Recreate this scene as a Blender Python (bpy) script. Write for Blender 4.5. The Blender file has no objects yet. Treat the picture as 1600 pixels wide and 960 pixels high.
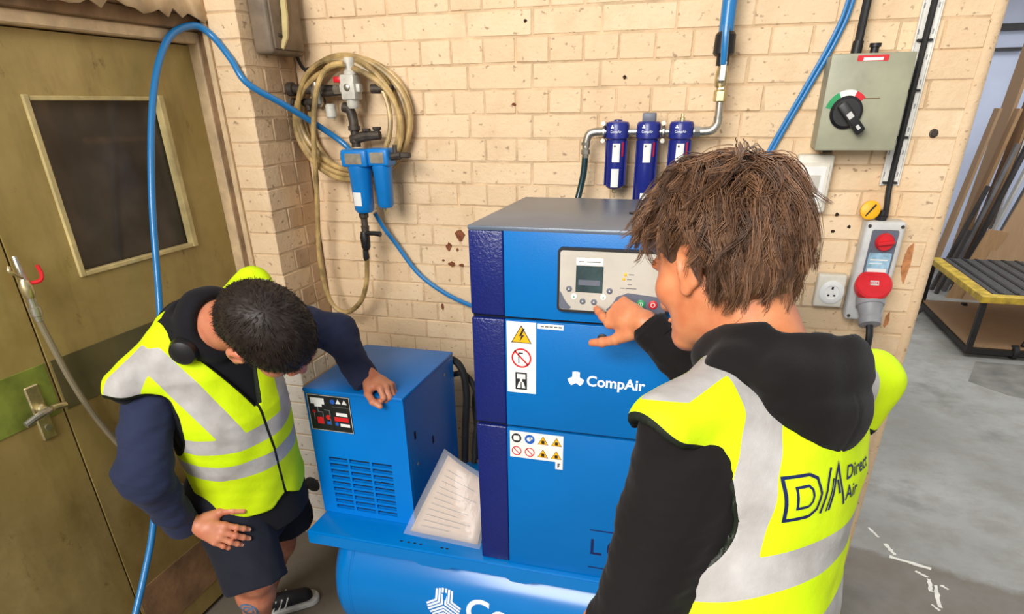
import bpy, bmesh, math, random
import numpy as np
from mathutils import Vector, Matrix
from mathutils.bvhtree import BVHTree

sc = bpy.context.scene
COL = sc.collection
rnd = random.Random(7)

# ------------------------------------------------------------------ camera
def cam_axes(p, y, r):
    cy, sy, cp, sp, cr, sr = math.cos(y), math.sin(y), math.cos(p), math.sin(p), math.cos(r), math.sin(r)
    fwd = Vector((sy*cp, cy*cp, -sp)); right = Vector((cy, -sy, 0)); down = fwd.cross(right)
    return right*cr + down*sr, -right*sr + down*cr, fwd
cr_, cd_, cf_ = cam_axes(.489, -.289, .015)
cd = bpy.data.cameras.new('camera'); cam = bpy.data.objects.new('camera', cd); COL.objects.link(cam)
cd.sensor_width = 36; cd.lens = 998.2/1600*36; cd.shift_y = 214.3/1600; cd.clip_start = .02
cam.matrix_world = Matrix(((cr_.x, -cd_.x, -cf_.x, 0), (cr_.y, -cd_.y, -cf_.y, -2.3), (cr_.z, -cd_.z, -cf_.z, 1.7), (0, 0, 0, 1)))
sc.camera = cam

# ------------------------------------------------------------------ light
wd = bpy.data.worlds.new('world'); sc.world = wd; wd.use_nodes = True
bg = wd.node_tree.nodes['Background']; bg.inputs[0].default_value = (1.0, .97, .93, 1); bg.inputs[1].default_value = .42
def area(name, loc, target, sx, sy, energy, color=(1, 1, 1)):
    l = bpy.data.lights.new(name, 'AREA'); l.shape = 'RECTANGLE'; l.size = sx; l.size_y = sy; l.energy = energy; l.color = color
    o = bpy.data.objects.new(name, l); COL.objects.link(o); o.location = loc
    o.rotation_euler = (Vector(target) - Vector(loc)).to_track_quat('-Z', 'Y').to_euler(); return o
area('workshop_doorway_light', (-1.3, -4.4, 3.0), (-.5, -.4, 1.0), 2.6, 1.8, 225, (1, .97, .93))
area('rooflight_over_bay', (2.6, 2.6, 4.6), (2.4, 2.8, 0), 3.5, 3.0, 115, (.93, .97, 1))
sc.view_settings.view_transform = 'Standard'; sc.view_settings.look = 'None'
sc.view_settings.gamma = 1; sc.view_settings.use_curve_mapping = False
sc.view_settings.exposure = .35

# ------------------------------------------------------------------ helpers: objects
def tag(o, label=None, cat=None, group=None, kind=None):
    if label: o['label'] = label
    if cat: o['category'] = cat
    if group: o['group'] = group
    if kind: o['kind'] = kind
    return o
def thing(name, label, cat, loc=(0, 0, 0), group=None):
    o = bpy.data.objects.new(name, None); COL.objects.link(o); o.location = loc; o.empty_display_size = .05
    return tag(o, label, cat, group)
def link(name, me, m, parent=None, sharp=35):
    ms = m if isinstance(m, (list, tuple)) else [m]
    for a in ms: me.materials.append(a)
    for p in me.polygons: p.use_smooth = True
    if sharp is not None: me.set_sharp_from_angle(angle=math.radians(sharp))
    o = bpy.data.objects.new(name, me); COL.objects.link(o)
    if parent is not None:
        o.parent = parent
        o.matrix_parent_inverse = Matrix.Translation(-Vector(wloc(parent)))
    return o
def wloc(o):
    v = Vector(o.location)
    p = o.parent
    if p is not None:
        return tuple(Vector(wloc(p)) + v + o.matrix_parent_inverse.to_translation())
    return tuple(v)
class B:
    """collects shapes in world coordinates, then builds one mesh object"""
    def __init__(s): s.bm = bmesh.new()
    def box(s, x0, x1, y0, y1, z0, z1, bev=0, seg=1, M=None):
        r = bmesh.ops.create_cube(s.bm, size=1)['verts']
        for v in r:
            v.co = Vector(((x0+x1)/2 + v.co.x*(x1-x0), (y0+y1)/2 + v.co.y*(y1-y0), (z0+z1)/2 + v.co.z*(z1-z0)))
        if bev:
            es = list({e for v in r for e in v.link_edges})
            g = bmesh.ops.bevel(s.bm, geom=es, offset=bev, segments=seg, affect='EDGES', profile=.5)
            r = list({v for f in g['faces'] for v in f.verts} | {v for v in r if v.is_valid})
        if M is not None:
            for v in r: v.co = M @ v.co
        return s
    def tube(s, pts, rad, n=10, cap=True, closed=False):
        pts = [Vector(p) for p in pts]; N = len(pts)
        rads = rad if isinstance(rad, (list, tuple)) else [rad]*N
        rings = []; up = None
        for i, p in enumerate(pts):
            if closed: t = pts[(i+1) % N] - pts[i-1]
            else: t = pts[min(i+1, N-1)] - pts[max(i-1, 0)]
            t.normalize()
            if up is None:
                up = Vector((0, 0, 1)) if abs(t.z) < .9 else Vector((0, 1, 0))
            a = t.cross(up).normalized(); up = a.cross(t).normalized()
            rings.append([s.bm.verts.new(p + (a*math.cos(2*math.pi*k/n) + up*math.sin(2*math.pi*k/n))*rads[i]) for k in range(n)])
        for i in range(N if closed else N-1):
            A, C = rings[i], rings[(i+1) % N]
            for k in range(n): s.bm.faces.new((A[k], A[(k+1) % n], C[(k+1) % n], C[k]))
        if cap and not closed:
            s.bm.faces.new(rings[0][::-1]); s.bm.faces.new(rings[-1])
        return s
    def rod(s, a, b, r, r2=None, n=14):
        return s.tube([a, b], [r, r if r2 is None else r2], n)
    def lathe(s, base, axis, prof, n=20):
        """prof: list of (distance along axis, radius)"""
        base = Vector(base); ax = Vector(axis).normalized()
        up = Vector((0, 0, 1)) if abs(ax.z) < .9 else Vector((0, 1, 0))
        a = ax.cross(up).normalized(); b = ax.cross(a)
        rings = []
        for h, r in prof:
            r = max(r, 1e-5)
            rings.append([s.bm.verts.new(base + ax*h + (a*math.cos(2*math.pi*k/n) + b*math.sin(2*math.pi*k/n))*r) for k in range(n)])
        for A, C in zip(rings, rings[1:]):
            for k in range(n): s.bm.faces.new((A[k], C[k], C[(k+1) % n], A[(k+1) % n]))
        s.bm.faces.new(rings[0]); s.bm.faces.new(rings[-1][::-1])
        return s
    def prism(s, poly, y0, y1):
        """poly: (x,z) outline, extruded from y0 (front) to y1"""
        f = [s.bm.verts.new((x, y0, z)) for x, z in poly]; b = [s.bm.verts.new((x, y1, z)) for x, z in poly]
        n = len(poly); s.bm.faces.new(f); s.bm.faces.new(b[::-1])
        for i in range(n): s.bm.faces.new((f[i], b[i], b[(i+1) % n], f[(i+1) % n]))
        return s
    def ball(s, c, rx, ry=None, rz=None, n=12):
        ry = ry or rx; rz = rz or rx
        r = bmesh.ops.create_uvsphere(s.bm, u_segments=n*2, v_segments=n, radius=1)['verts']
        for v in r: v.co = Vector((c[0]+v.co.x*rx, c[1]+v.co.y*ry, c[2]+v.co.z*rz))
        return s
    def mesh(s):
        bmesh.ops.recalc_face_normals(s.bm, faces=s.bm.faces[:])
        me = bpy.data.meshes.new('mesh'); s.bm.to_mesh(me); s.bm.free(); return me
    def build(s, name, m, parent=None, sharp=35):
        return link(name, s.mesh(), m, parent, sharp)
def smooth_path(ctrl, n=10, closed=False):
    """Catmull-Rom through the control points"""
    P = [Vector(p) for p in ctrl]; out = []; N = len(P)
    for i in range(N if closed else N-1):
        if closed: p0, p1, p2, p3 = P[i-1], P[i], P[(i+1) % N], P[(i+2) % N]
        else: p0, p1, p2, p3 = P[max(i-1, 0)], P[i], P[i+1], P[min(i+2, N-1)]
        for k in range(n):
            t = k/n
            out.append(.5*((2*p1) + (p2-p0)*t + (2*p0-5*p1+4*p2-p3)*t*t + (3*p1-p0-3*p2+p3)*t**3))
    if not closed: out.append(P[-1])
    return out

# ------------------------------------------------------------------ helpers: materials
def srgb(r, g, b):
    f = lambda c: (c/12.92 if c <= .04045 else ((c+.055)/1.055)**2.4)
    return (f(r/255), f(g/255), f(b/255), 1)
class NT:
    def __init__(s, name):
        s.m = bpy.data.materials.new(name); s.m.use_nodes = True; s.t = s.m.node_tree; s.n = s.t.nodes; s.l = s.t.links
        s.p = s.n['Principled BSDF']; s.out = s.n['Material Output']
    def node(s, typ, **kw):
        n = s.n.new(typ)
        for k, v in kw.items():
            if k.startswith('i_'): n.inputs[k[2:].replace('_', ' ')].default_value = v
            else: setattr(n, k, v)
        return n
    def coord(s, scale=(1, 1, 1), kind='Object'):
        tc = s.node('ShaderNodeTexCoord'); mp = s.node('ShaderNodeMapping'); mp.inputs['Scale'].default_value = scale
        s.l.new(tc.outputs[kind], mp.inputs[0]); return mp.outputs[0]
    def world(s, scale=(1, 1, 1)):
        g = s.node('ShaderNodeNewGeometry'); mp = s.node('ShaderNodeMapping'); mp.inputs['Scale'].default_value = scale
        s.l.new(g.outputs['Position'], mp.inputs[0]); return mp.outputs[0]
    def noise(s, vec, scale, detail=4, rough=.55, dist=0):
        n = s.node('ShaderNodeTexNoise'); n.inputs['Scale'].default_value = scale; n.inputs['Detail'].default_value = detail
        n.inputs['Roughness'].default_value = rough; n.inputs['Distortion'].default_value = dist
        if vec is not None: s.l.new(vec, n.inputs['Vector'])
        return n.outputs['Fac']
    def ramp(s, fac, stops):
        r = s.node('ShaderNodeValToRGB'); e = r.color_ramp.elements
        while len(e) < len(stops): e.new(.5)
        for el, (p, c) in zip(e, stops):
            el.position = p; el.color = c if isinstance(c, tuple) else (c, c, c, 1)
        s.l.new(fac, r.inputs[0]); return r.outputs[0]
    def mix(s, fac, a, b, mode='MIX'):
        m = s.node('ShaderNodeMix', data_type='RGBA', blend_type=mode)
        for sock, v in ((m.inputs[0], fac), (m.inputs[6], a), (m.inputs[7], b)):
            if isinstance(v, (int, float)): sock.default_value = v
            elif isinstance(v, tuple): sock.default_value = v
            else: s.l.new(v, sock)
        return m.outputs[2]
    def math(s, op, a, b=0.0, c=0.0):
        m = s.node('ShaderNodeMath', operation=op)
        for i, v in enumerate((a, b, c)):
            if isinstance(v, (int, float)): m.inputs[i].default_value = v
            else: s.l.new(v, m.inputs[i])
        return m.outputs[0]
    def attr(s, name): return s.node('ShaderNodeAttribute', attribute_name=name).outputs['Fac']
    def col(s, v):
        if isinstance(v, tuple): s.p.inputs['Base Color'].default_value = v
        else: s.l.new(v, s.p.inputs['Base Color'])
    def bump(s, h, strength=.3, dist=.01):
        b = s.node('ShaderNodeBump'); b.inputs['Strength'].default_value = strength; b.inputs['Distance'].default_value = dist
        s.l.new(h, b.inputs['Height']); s.l.new(b.outputs[0], s.p.inputs['Normal'])
    def rough(s, v, metal=0):
        if isinstance(v, (int, float)): s.p.inputs['Roughness'].default_value = v
        else: s.l.new(v, s.p.inputs['Roughness'])
        s.p.inputs['Metallic'].default_value = metal
def mat(name, c, rough=.5, metal=0, var=.08, vscale=8, bump=0, bscale=60, spec=.5):
    t = NT(name); w = t.world()
    k = t.noise(w, vscale, 4)
    dark = tuple(x*(1-2*var) for x in c[:3]) + (1,); lite = tuple(min(1, x*(1+2*var)) for x in c[:3]) + (1,)
    t.col(t.ramp(k, [(.3, dark), (.7, lite)])); t.rough(rough, metal)
    t.p.inputs['Specular IOR Level'].default_value = spec
    if bump: t.bump(t.noise(w, bscale, 3), bump, .004)
    return t.m

def brick_mat(name, base, light, dark, white=False):
    t = NT(name); w = t.world()
    oi = t.node('ShaderNodeObjectInfo').outputs['Random']
    big = t.noise(w, 1.6, 5, .6); mid = t.noise(w, 9, 5, .6); fine = t.noise(w, 70, 4, .65)
    c = t.mix(t.ramp(big, [(.3, 0.), (.7, 1.)]), base, light)
    c = t.mix(t.math('MULTIPLY', oi, .3), c, dark)
    c = t.mix(t.math('MULTIPLY', t.ramp(mid, [(.5, 0.), (.72, 1.)]), .4), c, dark)
    spots = t.ramp(t.noise(t.world((1, 1, 1.3)), 42, 3, .5), [(.63, 0.), (.70, 1.)])
    c = t.mix(t.math('MULTIPLY', spots, .6), c, srgb(120, 90, 66))
    # rust-orange soaked patches
    rust = t.ramp(t.noise(t.world((1, 1, .8)), 2.3, 2, .5), [(.62, 0.), (.74, 1.)])
    c = t.mix(t.math('MULTIPLY', rust, .35), c, srgb(226, 172, 108))
    t.col(c); t.rough(.62); t.p.inputs['Specular IOR Level'].default_value = .3
    h = t.math('ADD', t.math('MULTIPLY', mid, .7), t.math('MULTIPLY', fine, .4))
    t.bump(h, .8, .008); return t.m
M = {}
M['brick'] = brick_mat('cream_painted_brick', srgb(232, 202, 162), srgb(242, 216, 180), srgb(206, 170, 128))
M['brick_white'] = brick_mat('white_painted_brick', srgb(226, 216, 200), srgb(240, 234, 222), srgb(190, 175, 150))
M['brick_grey'] = brick_mat('shaded_stained_painted_brick', srgb(196, 166, 132), srgb(212, 184, 152), srgb(158, 128, 98))  # pier return: its shade painted into the colour, along with dirty stains
M['mortar'] = mat('painted_mortar', srgb(210, 182, 146), .85, 0, .12, 14, .4, 90, .2)
M['chip_light'] = mat('orange_brick_scar', srgb(190, 130, 86), .9, 0, .15, 60, .5, 120, .1)
M['chip'] = mat('bare_brick_chip', srgb(128, 78, 54), .9, 0, .2, 60, .5, 120, .1)

def door_mat():
    t = NT('olive_door_paint'); w = t.world()
    big = t.noise(w, 2.2, 6, .65, .4); st = t.noise(t.world((1, 1, .25)), 9, 5, .65)
    c = t.mix(t.ramp(big, [(.3, 0.), (.7, 1.)]), srgb(150, 128, 66), srgb(190, 166, 104))
    c = t.mix(t.math('MULTIPLY', t.ramp(st, [(.5, 0.), (.75, 1.)]), .45), c, srgb(98, 76, 32))
    sep = t.node('ShaderNodeSeparateXYZ'); t.l.new(w, sep.inputs[0])
    # patchy darker brown towards the bottom of the leaves
    low = t.node('ShaderNodeMapRange'); t.l.new(sep.outputs[2], low.inputs[0])
    low.inputs[1].default_value = 1.15; low.inputs[2].default_value = .55; low.inputs[3].default_value = .0; low.inputs[4].default_value = .55
    g = t.math('MULTIPLY', low.outputs[0], t.ramp(t.noise(w, 5, 5, .7), [(.3, .35), (.65, 1.)]))
    c = t.mix(g, c, srgb(92, 72, 26))
    grime = t.ramp(t.noise(t.world((1, 1, .6)), 13, 6, .75), [(.62, 0.), (.7, 1.)])
    c = t.mix(t.math('MULTIPLY', grime, .5), c, srgb(70, 48, 20))
    scr = t.ramp(t.noise(t.world((1, 6, 1.5)), 14, 3, .8), [(.7, 0.), (.76, 1.)])
    c = t.mix(t.math('MULTIPLY', scr, .3), c, srgb(196, 178, 122))
    t.col(c); t.rough(.48); t.bump(t.noise(w, 40, 4), .15, .003); return t.m
M['door'] = door_mat()
M['door_green'] = mat('green_smeared_push_rail', srgb(116, 126, 50), .5, 0, .3, 9, .1)
M['door_rail'] = mat('dull_olive_push_rail', srgb(98, 90, 54), .55, 0, .15, 5, .1)
M['frame'] = mat('cream_painted_timber', srgb(214, 186, 146), .55, 0, .12, 14, .25, 50)
M['frame_dark'] = mat('dirty_brown_timber', srgb(134, 104, 72), .7, 0, .2, 10, .3, 50)
M['bead'] = mat('pale_glazing_bead', srgb(204, 184, 128), .5, 0, .1, 20)
M['gap'] = mat('rusty_black_gap', srgb(44, 26, 12), .9, 0, .3, 20)
def glass_mat():
    t = NT('grimy_window_glass'); w = t.world()
    t.col(t.ramp(t.noise(w, 6, 4), [(.3, srgb(120, 110, 96)), (.7, srgb(160, 152, 138))]))
    t.rough(.12); t.p.inputs['Transmission Weight'].default_value = .8; t.p.inputs['IOR'].default_value = 1.25
    t.col(srgb(112, 92, 76)); return t.m
M['glass'] = glass_mat()
M['store_dark'] = mat('dark_store_wall', srgb(150, 126, 104), .9, 0, .25, 4)
M['store_post'] = mat('store_timber_post', srgb(224, 186, 148), .8, 0, .15, 10)
def floor_mat():
    t = NT('worn_concrete_floor'); w = t.world()
    big = t.noise(w, .9, 6, .6, .3); mid = t.noise(w, 6, 6, .65); fine = t.noise(w, 60, 4, .7)
    c = t.mix(t.ramp(big, [(.32, 0.), (.68, 1.)]), srgb(132, 131, 124), srgb(168, 167, 161))
    c = t.mix(t.math('MULTIPLY', t.ramp(mid, [(.42, 0.), (.66, 1.)]), .5), c, srgb(122, 117, 104))
    sep = t.node('ShaderNodeSeparateXYZ'); t.l.new(w, sep.inputs[0])
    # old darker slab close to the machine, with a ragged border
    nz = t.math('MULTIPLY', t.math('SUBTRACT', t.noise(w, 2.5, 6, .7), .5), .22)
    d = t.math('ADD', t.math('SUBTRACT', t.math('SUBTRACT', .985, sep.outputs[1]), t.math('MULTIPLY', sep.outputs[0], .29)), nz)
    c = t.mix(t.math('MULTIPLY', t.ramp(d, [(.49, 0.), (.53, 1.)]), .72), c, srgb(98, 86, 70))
    oil = t.ramp(t.noise(w, 2.1, 5, .6), [(.58, 0.), (.68, 1.)])
    c = t.mix(t.math('MULTIPLY', oil, .4), c, srgb(82, 82, 72))
    t.col(c); t.rough(t.ramp(mid, [(.3, .42), (.7, .7)])); t.bump(t.math('ADD', mid, t.math('MULTIPLY', fine, .4)), .2, .004); return t.m
M['floor'] = floor_mat()
M['floor_patch'] = mat('dark_concrete_patch', srgb(116, 114, 106), .7, 0, .15, 6, .2, 60)
M['white_paint'] = mat('flaked_white_floor_paint', srgb(226, 222, 210), .6, 0, .06, 20, .1)
M['bay_wall'] = mat('pale_blue_bay_wall', srgb(208, 216, 236), .6, 0, .05, 2)
M['blue'] = mat('machine_blue_paint', srgb(0, 108, 184), .38, 0, .03, 3, .08, 260, .3)
M['blue_dryer'] = mat('dryer_blue_paint', srgb(0, 120, 208), .36, 0, .03, 3, .06, 260, .3)
M['blue_tank'] = mat('receiver_blue_gloss', srgb(0, 120, 200), .2, 0, .03, 3)
M['navy'] = mat('navy_textured_paint', srgb(18, 32, 104), .26, 0, .05, 4, .35, 170)
M['lid'] = mat('dusty_reflection_grey_lid', srgb(92, 104, 120), .33, 0, .12, 4, .1, 200)  # grey of reflected light and dust painted in place of cabinet blue
M['black'] = mat('black_plastic', srgb(26, 26, 28), .45, 0, .1, 20)
M['rubber'] = mat('black_rubber', srgb(30, 29, 28), .7, 0, .15, 20)
M['void'] = mat('dark_interior', srgb(10, 20, 34), .9, 0, .1, 10)
M['silver'] = mat('panel_silver', srgb(196, 190, 178), .42, .1, .04, 12)
M['panel_grey'] = mat('panel_slate_grey', srgb(98, 102, 116), .45, 0, .05, 12)
M['screen'] = mat('unlit_lcd_screen', srgb(52, 70, 72), .15, 0, .15, 30)
M['white'] = mat('white_label', srgb(236, 236, 232), .5, 0, .03, 30)
M['offwhite'] = mat('aged_white_plastic', srgb(222, 216, 200), .45, 0, .05, 20)
M['yellow'] = mat('warning_yellow', srgb(250, 182, 16), .45, 0, .04, 30)
M['red'] = mat('signal_red', srgb(212, 30, 40), .4, 0, .05, 30)
M['green_btn'] = mat('start_green', srgb(36, 156, 92), .4, 0, .05, 30)
M['sign_blue'] = mat('mandatory_blue', srgb(34, 92, 180), .4, 0, .05, 30)
M['ink'] = mat('dark_ink', srgb(22, 24, 34), .6, 0, .05, 30)
M['navy_ink'] = mat('navy_ink', srgb(10, 26, 84), .5, 0, .05, 30)
M['grey_ink'] = mat('grey_print', srgb(120, 120, 118), .6, 0, .05, 30)
M['logo_white'] = mat('white_vinyl', srgb(232, 240, 246), .4, 0, .02, 30)
M['steel'] = mat('galvanised_steel', srgb(190, 186, 174), .32, .85, .12, 40, .1)
M['brass'] = mat('nickel_brass', srgb(206, 192, 150), .3, .85, .12, 40)
M['iron'] = mat('old_iron_pipe', srgb(74, 66, 58), .55, .4, .25, 30, .2)
M['reg'] = mat('regulator_grey_white', srgb(206, 202, 188), .45, 0, .1, 30)
M['filter_navy'] = mat('filter_navy_paint', srgb(34, 44, 128), .3, 0, .06, 10)
M['filter_blue'] = mat('filter_blue_paint', srgb(16, 122, 200), .32, 0, .06, 10)
def hose_mat(name, c, rough=.3, trans=0):
    t = NT(name); t.col(c); t.rough(rough); t.p.inputs['Coat Weight'].default_value = .3
    t.p.inputs['Transmission Weight'].default_value = trans; return t.m
M['hose_blue'] = hose_mat('blue_nylon_hose', srgb(34, 122, 186))
M['hose_tan'] = mat('yellowed_clear_hose', srgb(176, 148, 96), .28, 0, .3, 16)
M['hose_dark'] = hose_mat('dark_green_hose', srgb(20, 52, 56))
M['hose_grey'] = hose_mat('cloudy_clear_hose', srgb(150, 138, 112), .3, .2)
M['iso_box'] = mat('grey_green_switch_box', srgb(158, 158, 134), .45, 0, .1, 8, .1)
M['jbox'] = mat('grimy_cast_box', srgb(122, 106, 88), .6, .1, .15, 14, .25, 40)
M['tray'] = mat('white_slotted_tray', srgb(232, 230, 222), .4, .1, .04, 20)
M['cable'] = mat('black_cable', srgb(24, 24, 24), .5, 0, .1, 20)
M['grey_plastic'] = mat('grey_plastic', srgb(150, 150, 152), .45, 0, .06, 20)
M['pale_grey'] = mat('pale_grey_plastic', srgb(206, 206, 202), .42, 0, .06, 20)
M['clear_win'] = mat('bluish_rating_plate', srgb(150, 186, 206), .12, 0, .25, 26)
M['paper'] = mat('printed_paper', srgb(198, 172, 152), .6, 0, .05, 10)
def sleeve_mat():
    t = NT('clear_plastic_sleeve'); t.col((.95, .95, .95, 1)); t.rough(.12); t.p.inputs['Alpha'].default_value = .13
    t.bump(t.noise(t.world(), 22, 3), .4, .01); return t.m
M['sleeve'] = sleeve_mat()
def wood_mat(name, a, b):
    t = NT(name); w = t.coord((3, 3, .5)); n = t.noise(w, 9, 5, .6, 1.0)
    oi = t.node('ShaderNodeObjectInfo').outputs['Random']
    c = t.mix(n, a, b); c = t.mix(t.math('MULTIPLY', oi, .35), c, tuple(x*.55 for x in a[:3])+(1,))
    t.col(c); t.rough(.7); return t.m
M['wood'] = wood_mat('raw_timber_board', srgb(150, 112, 74), srgb(196, 158, 112))
M['card'] = wood_mat('brown_board', srgb(158, 124, 90), srgb(184, 150, 112))
M['metal_strip'] = mat('grey_metal_strip', srgb(120, 118, 118), .4, .3, .15, 6)
M['dark_strip'] = mat('dark_edge_strip', srgb(58, 54, 52), .5, 0, .2, 6)
M['white_strip'] = mat('white_faced_board', srgb(206, 204, 200), .5, 0, .06, 6)
M['cart_steel'] = mat('black_steel_frame', srgb(36, 34, 32), .5, .2, .15, 20)
M['cart_edge'] = mat('yellow_edge_paint', srgb(196, 164, 52), .5, 0, .2, 14)
M['cart_mat'] = mat('ribbed_black_mat', srgb(70, 68, 64), .7, 0, .12, 20)

# people
def skin_mat(name, c, ruddy):
    t = NT(name); w = t.world()
    t.col(t.mix(t.ramp(t.noise(w, 26, 4), [(.35, 0.), (.7, 1.)]), c, ruddy)); t.rough(.48)
    t.p.inputs['Subsurface Weight'].default_value = .12; t.p.inputs['Subsurface Radius'].default_value = (.9, .35, .2); t.p.inputs['Subsurface Scale'].default_value = .008
    t.bump(t.noise(w, 260, 2), .08, .001); return t.m
M['skin_r'] = skin_mat('warm_skin', srgb(218, 144, 100), srgb(204, 120, 80))
M['skin_l'] = skin_mat('ruddy_skin', srgb(210, 140, 106), srgb(194, 112, 84))
def cloth_mat(name, c, var=.12, weave=900, b=.25):
    t = NT(name); w = t.world()
    n = t.noise(w, 7, 4)
    t.col(t.ramp(n, [(.3, tuple(x*(1-var) for x in c[:3])+(1,)), (.7, tuple(x*(1+var) for x in c[:3])+(1,))]))
    t.rough(.9); t.p.inputs['Specular IOR Level'].default_value = .15; t.p.inputs['Sheen Weight'].default_value = .05
    t.bump(t.math('ADD', t.math('MULTIPLY', t.noise(w, weave, 2), .25), t.noise(w, 26, 4)), b, .006); return t.m
M['hoodie_black'] = cloth_mat('black_hoodie_fleece', srgb(25, 22, 22))
M['hoodie_navy'] = cloth_mat('navy_sweatshirt_fleece', srgb(44, 50, 76))
M['tshirt_black'] = cloth_mat('black_collar_cloth', srgb(26, 26, 30))
M['shorts'] = cloth_mat('charcoal_shorts_cloth', srgb(36, 38, 48))
def vest_mat():
    t = NT('hi_vis_vest'); w = t.world()
    fold = t.noise(w, 9, 4)
    y = t.ramp(fold, [(.3, srgb(206, 240, 6)), (.7, srgb(222, 250, 24))])
    st = t.math('GREATER_THAN', t.attr('stripe'), 0.0); ed = t.math('GREATER_THAN', t.attr('edge'), 0.0)
    silver = t.ramp(t.noise(w, 14, 3), [(.3, srgb(168, 164, 160)), (.7, srgb(196, 194, 192))])
    c = t.mix(st, y, silver); c = t.mix(ed, c, srgb(26, 32, 22))
    t.col(c); t.rough(t.math('SUBTRACT', .75, t.math('MULTIPLY', st, .3)))
    t.p.inputs['Specular IOR Level'].default_value = .25
    t.bump(t.math('ADD', t.noise(w, 20, 4), t.math('MULTIPLY', t.noise(w, 700, 2), .12)), .28, .008); return t.m
M['vest'] = vest_mat()
def hair_mat(name, a, b, rough=.38):
    t = NT(name); c = t.mix(t.attr('tint'), a, b); t.col(c); t.rough(rough); t.p.inputs['Specular IOR Level'].default_value = .4
    t.p.inputs['Anisotropic'].default_value = .3; return t.m
M['hair_brown'] = hair_mat('brown_wavy_hair', srgb(62, 42, 32), srgb(150, 110, 80))
M['hair_dark'] = hair_mat('dark_cropped_hair', srgb(24, 18, 16), srgb(58, 44, 36), .55)
M['shoe'] = mat('black_trainer_upper', srgb(22, 22, 26), .7, 0, .15, 30, .3, 200)
M['sole'] = mat('white_trainer_sole', srgb(196, 196, 192), .6, 0, .08, 30)
M['tattoo'] = mat('blue_ink_skin', srgb(92, 118, 150), .5, 0, .2, 60)
M['eye'] = mat('eye_white', srgb(230, 226, 220), .25, 0, .02, 30)

# ------------------------------------------------------------------ flat print
def text2d(s, size, bold=0.0, spacing=1.0):
    cu = bpy.data.curves.new('t', 'FONT'); cu.body = s; cu.size = size; cu.offset = bold; cu.space_character = spacing
    cu.resolution_u = 4; cu.align_x = 'LEFT'; cu.align_y = 'CENTER'
    ob = bpy.data.objects.new('t', cu); COL.objects.link(ob)
    dg = bpy.context.evaluated_depsgraph_get(); me = bpy.data.meshes.new_from_object(ob.evaluated_get(dg))
    v = np.array([x.co[:2] for x in me.vertices]); f = [tuple(p.vertices) for p in me.polygons]
    bpy.data.objects.remove(ob); bpy.data.curves.remove(cu); bpy.data.meshes.remove(me)
    return v, f
def pm(v, f):
    me = bpy.data.meshes.new('mesh'); me.from_pydata([tuple(map(float, p)) for p in v], [], [tuple(map(int, q)) for q in f]); me.update(); return me
def print_text(name, s, x, z, y, size, m, parent, bold=0.0, xscale=1.0, spacing=1.0):
    v, f = text2d(s, size, bold, spacing)
    me = pm([(x + a*xscale, y, z + b) for a, b in v], f)
    return link(name, me, m, parent, None)
def flat(name, polys, y, m, parent, th=.0006):
    b = B()
    for p in polys: b.prism(p, y-th, y)
    return b.build(name, m, parent)
def flats(name, polys, y, m, parent, th=.0006):
    for q in polys: flat(name, [q], y, m, parent, th)
def rect(x0, x1, z0, z1): return [(x0, z0), (x1, z0), (x1, z1), (x0, z1)]
def rrect(x0, x1, z0, z1, r, n=5):
    o = []
    for cx, cz, a0 in ((x1-r, z1-r, 0), (x0+r, z1-r, 90), (x0+r, z0+r, 180), (x1-r, z0+r, 270)):
        for k in range(n+1):
            a = math.radians(a0 + 90*k/n); o.append((cx + r*math.cos(a), cz + r*math.sin(a)))
    return o
def disc(x, z, r, n=20): return [(x + r*math.cos(2*math.pi*k/n), z + r*math.sin(2*math.pi*k/n)) for k in range(n)]
def tri(x, z, r): return [(x + r*math.cos(math.radians(a)), z + r*math.sin(math.radians(a))) for a in (90, 210, 330)]
def ring(x, z, r, w, n=24):
    return [[(x + q*math.cos(a), z + q*math.sin(a)) for q, a in ((r-w, 2*math.pi*k/n), (r, 2*math.pi*k/n), (r, 2*math.pi*(k+1)/n), (r-w, 2*math.pi*(k+1)/n))] for k in range(n)]
def ribbon(pts, w):
    """mitred polyline as quads"""
    P = [Vector((a, b)) for a, b in pts]; L = []; Rr = []
    for i, p in enumerate(P):
        d0 = (P[i]-P[i-1]).normalized() if i > 0 else (P[1]-P[0]).normalized()
        d1 = (P[i+1]-P[i]).normalized() if i < len(P)-1 else d0
        n0 = Vector((-d0.y, d0.x)); n1 = Vector((-d1.y, d1.x)); n = (n0+n1).normalized(); k = w/2/max(.3, n.dot(n0))
        L.append(p+n*k); Rr.append(p-n*k)
    return [[tuple(L[i]), tuple(Rr[i]), tuple(Rr[i+1]), tuple(L[i+1])] for i in range(len(P)-1)]
def three_arm_logo(R, offs, w):
    out = []
    for a in (90, 210, 330):
        A = Vector((math.cos(math.radians(a)), math.sin(math.radians(a)))); b = a+120
        Bv = Vector((math.cos(math.radians(b)), math.sin(math.radians(b)))); m = math.radians(a+60); Mv = Vector((math.cos(m), math.sin(m)))
        pa = Vector((-A.y, A.x)); pb = Vector((Bv.y, -Bv.x))
        for o in offs:
            o *= R
            out += ribbon([tuple(A*R*(1-.25*o/R) + pa*o), tuple(Mv*o/math.sin(math.radians(60))), tuple(Bv*R*(1-.25*o/R) + pb*o)], w*R)
    return out

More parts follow.
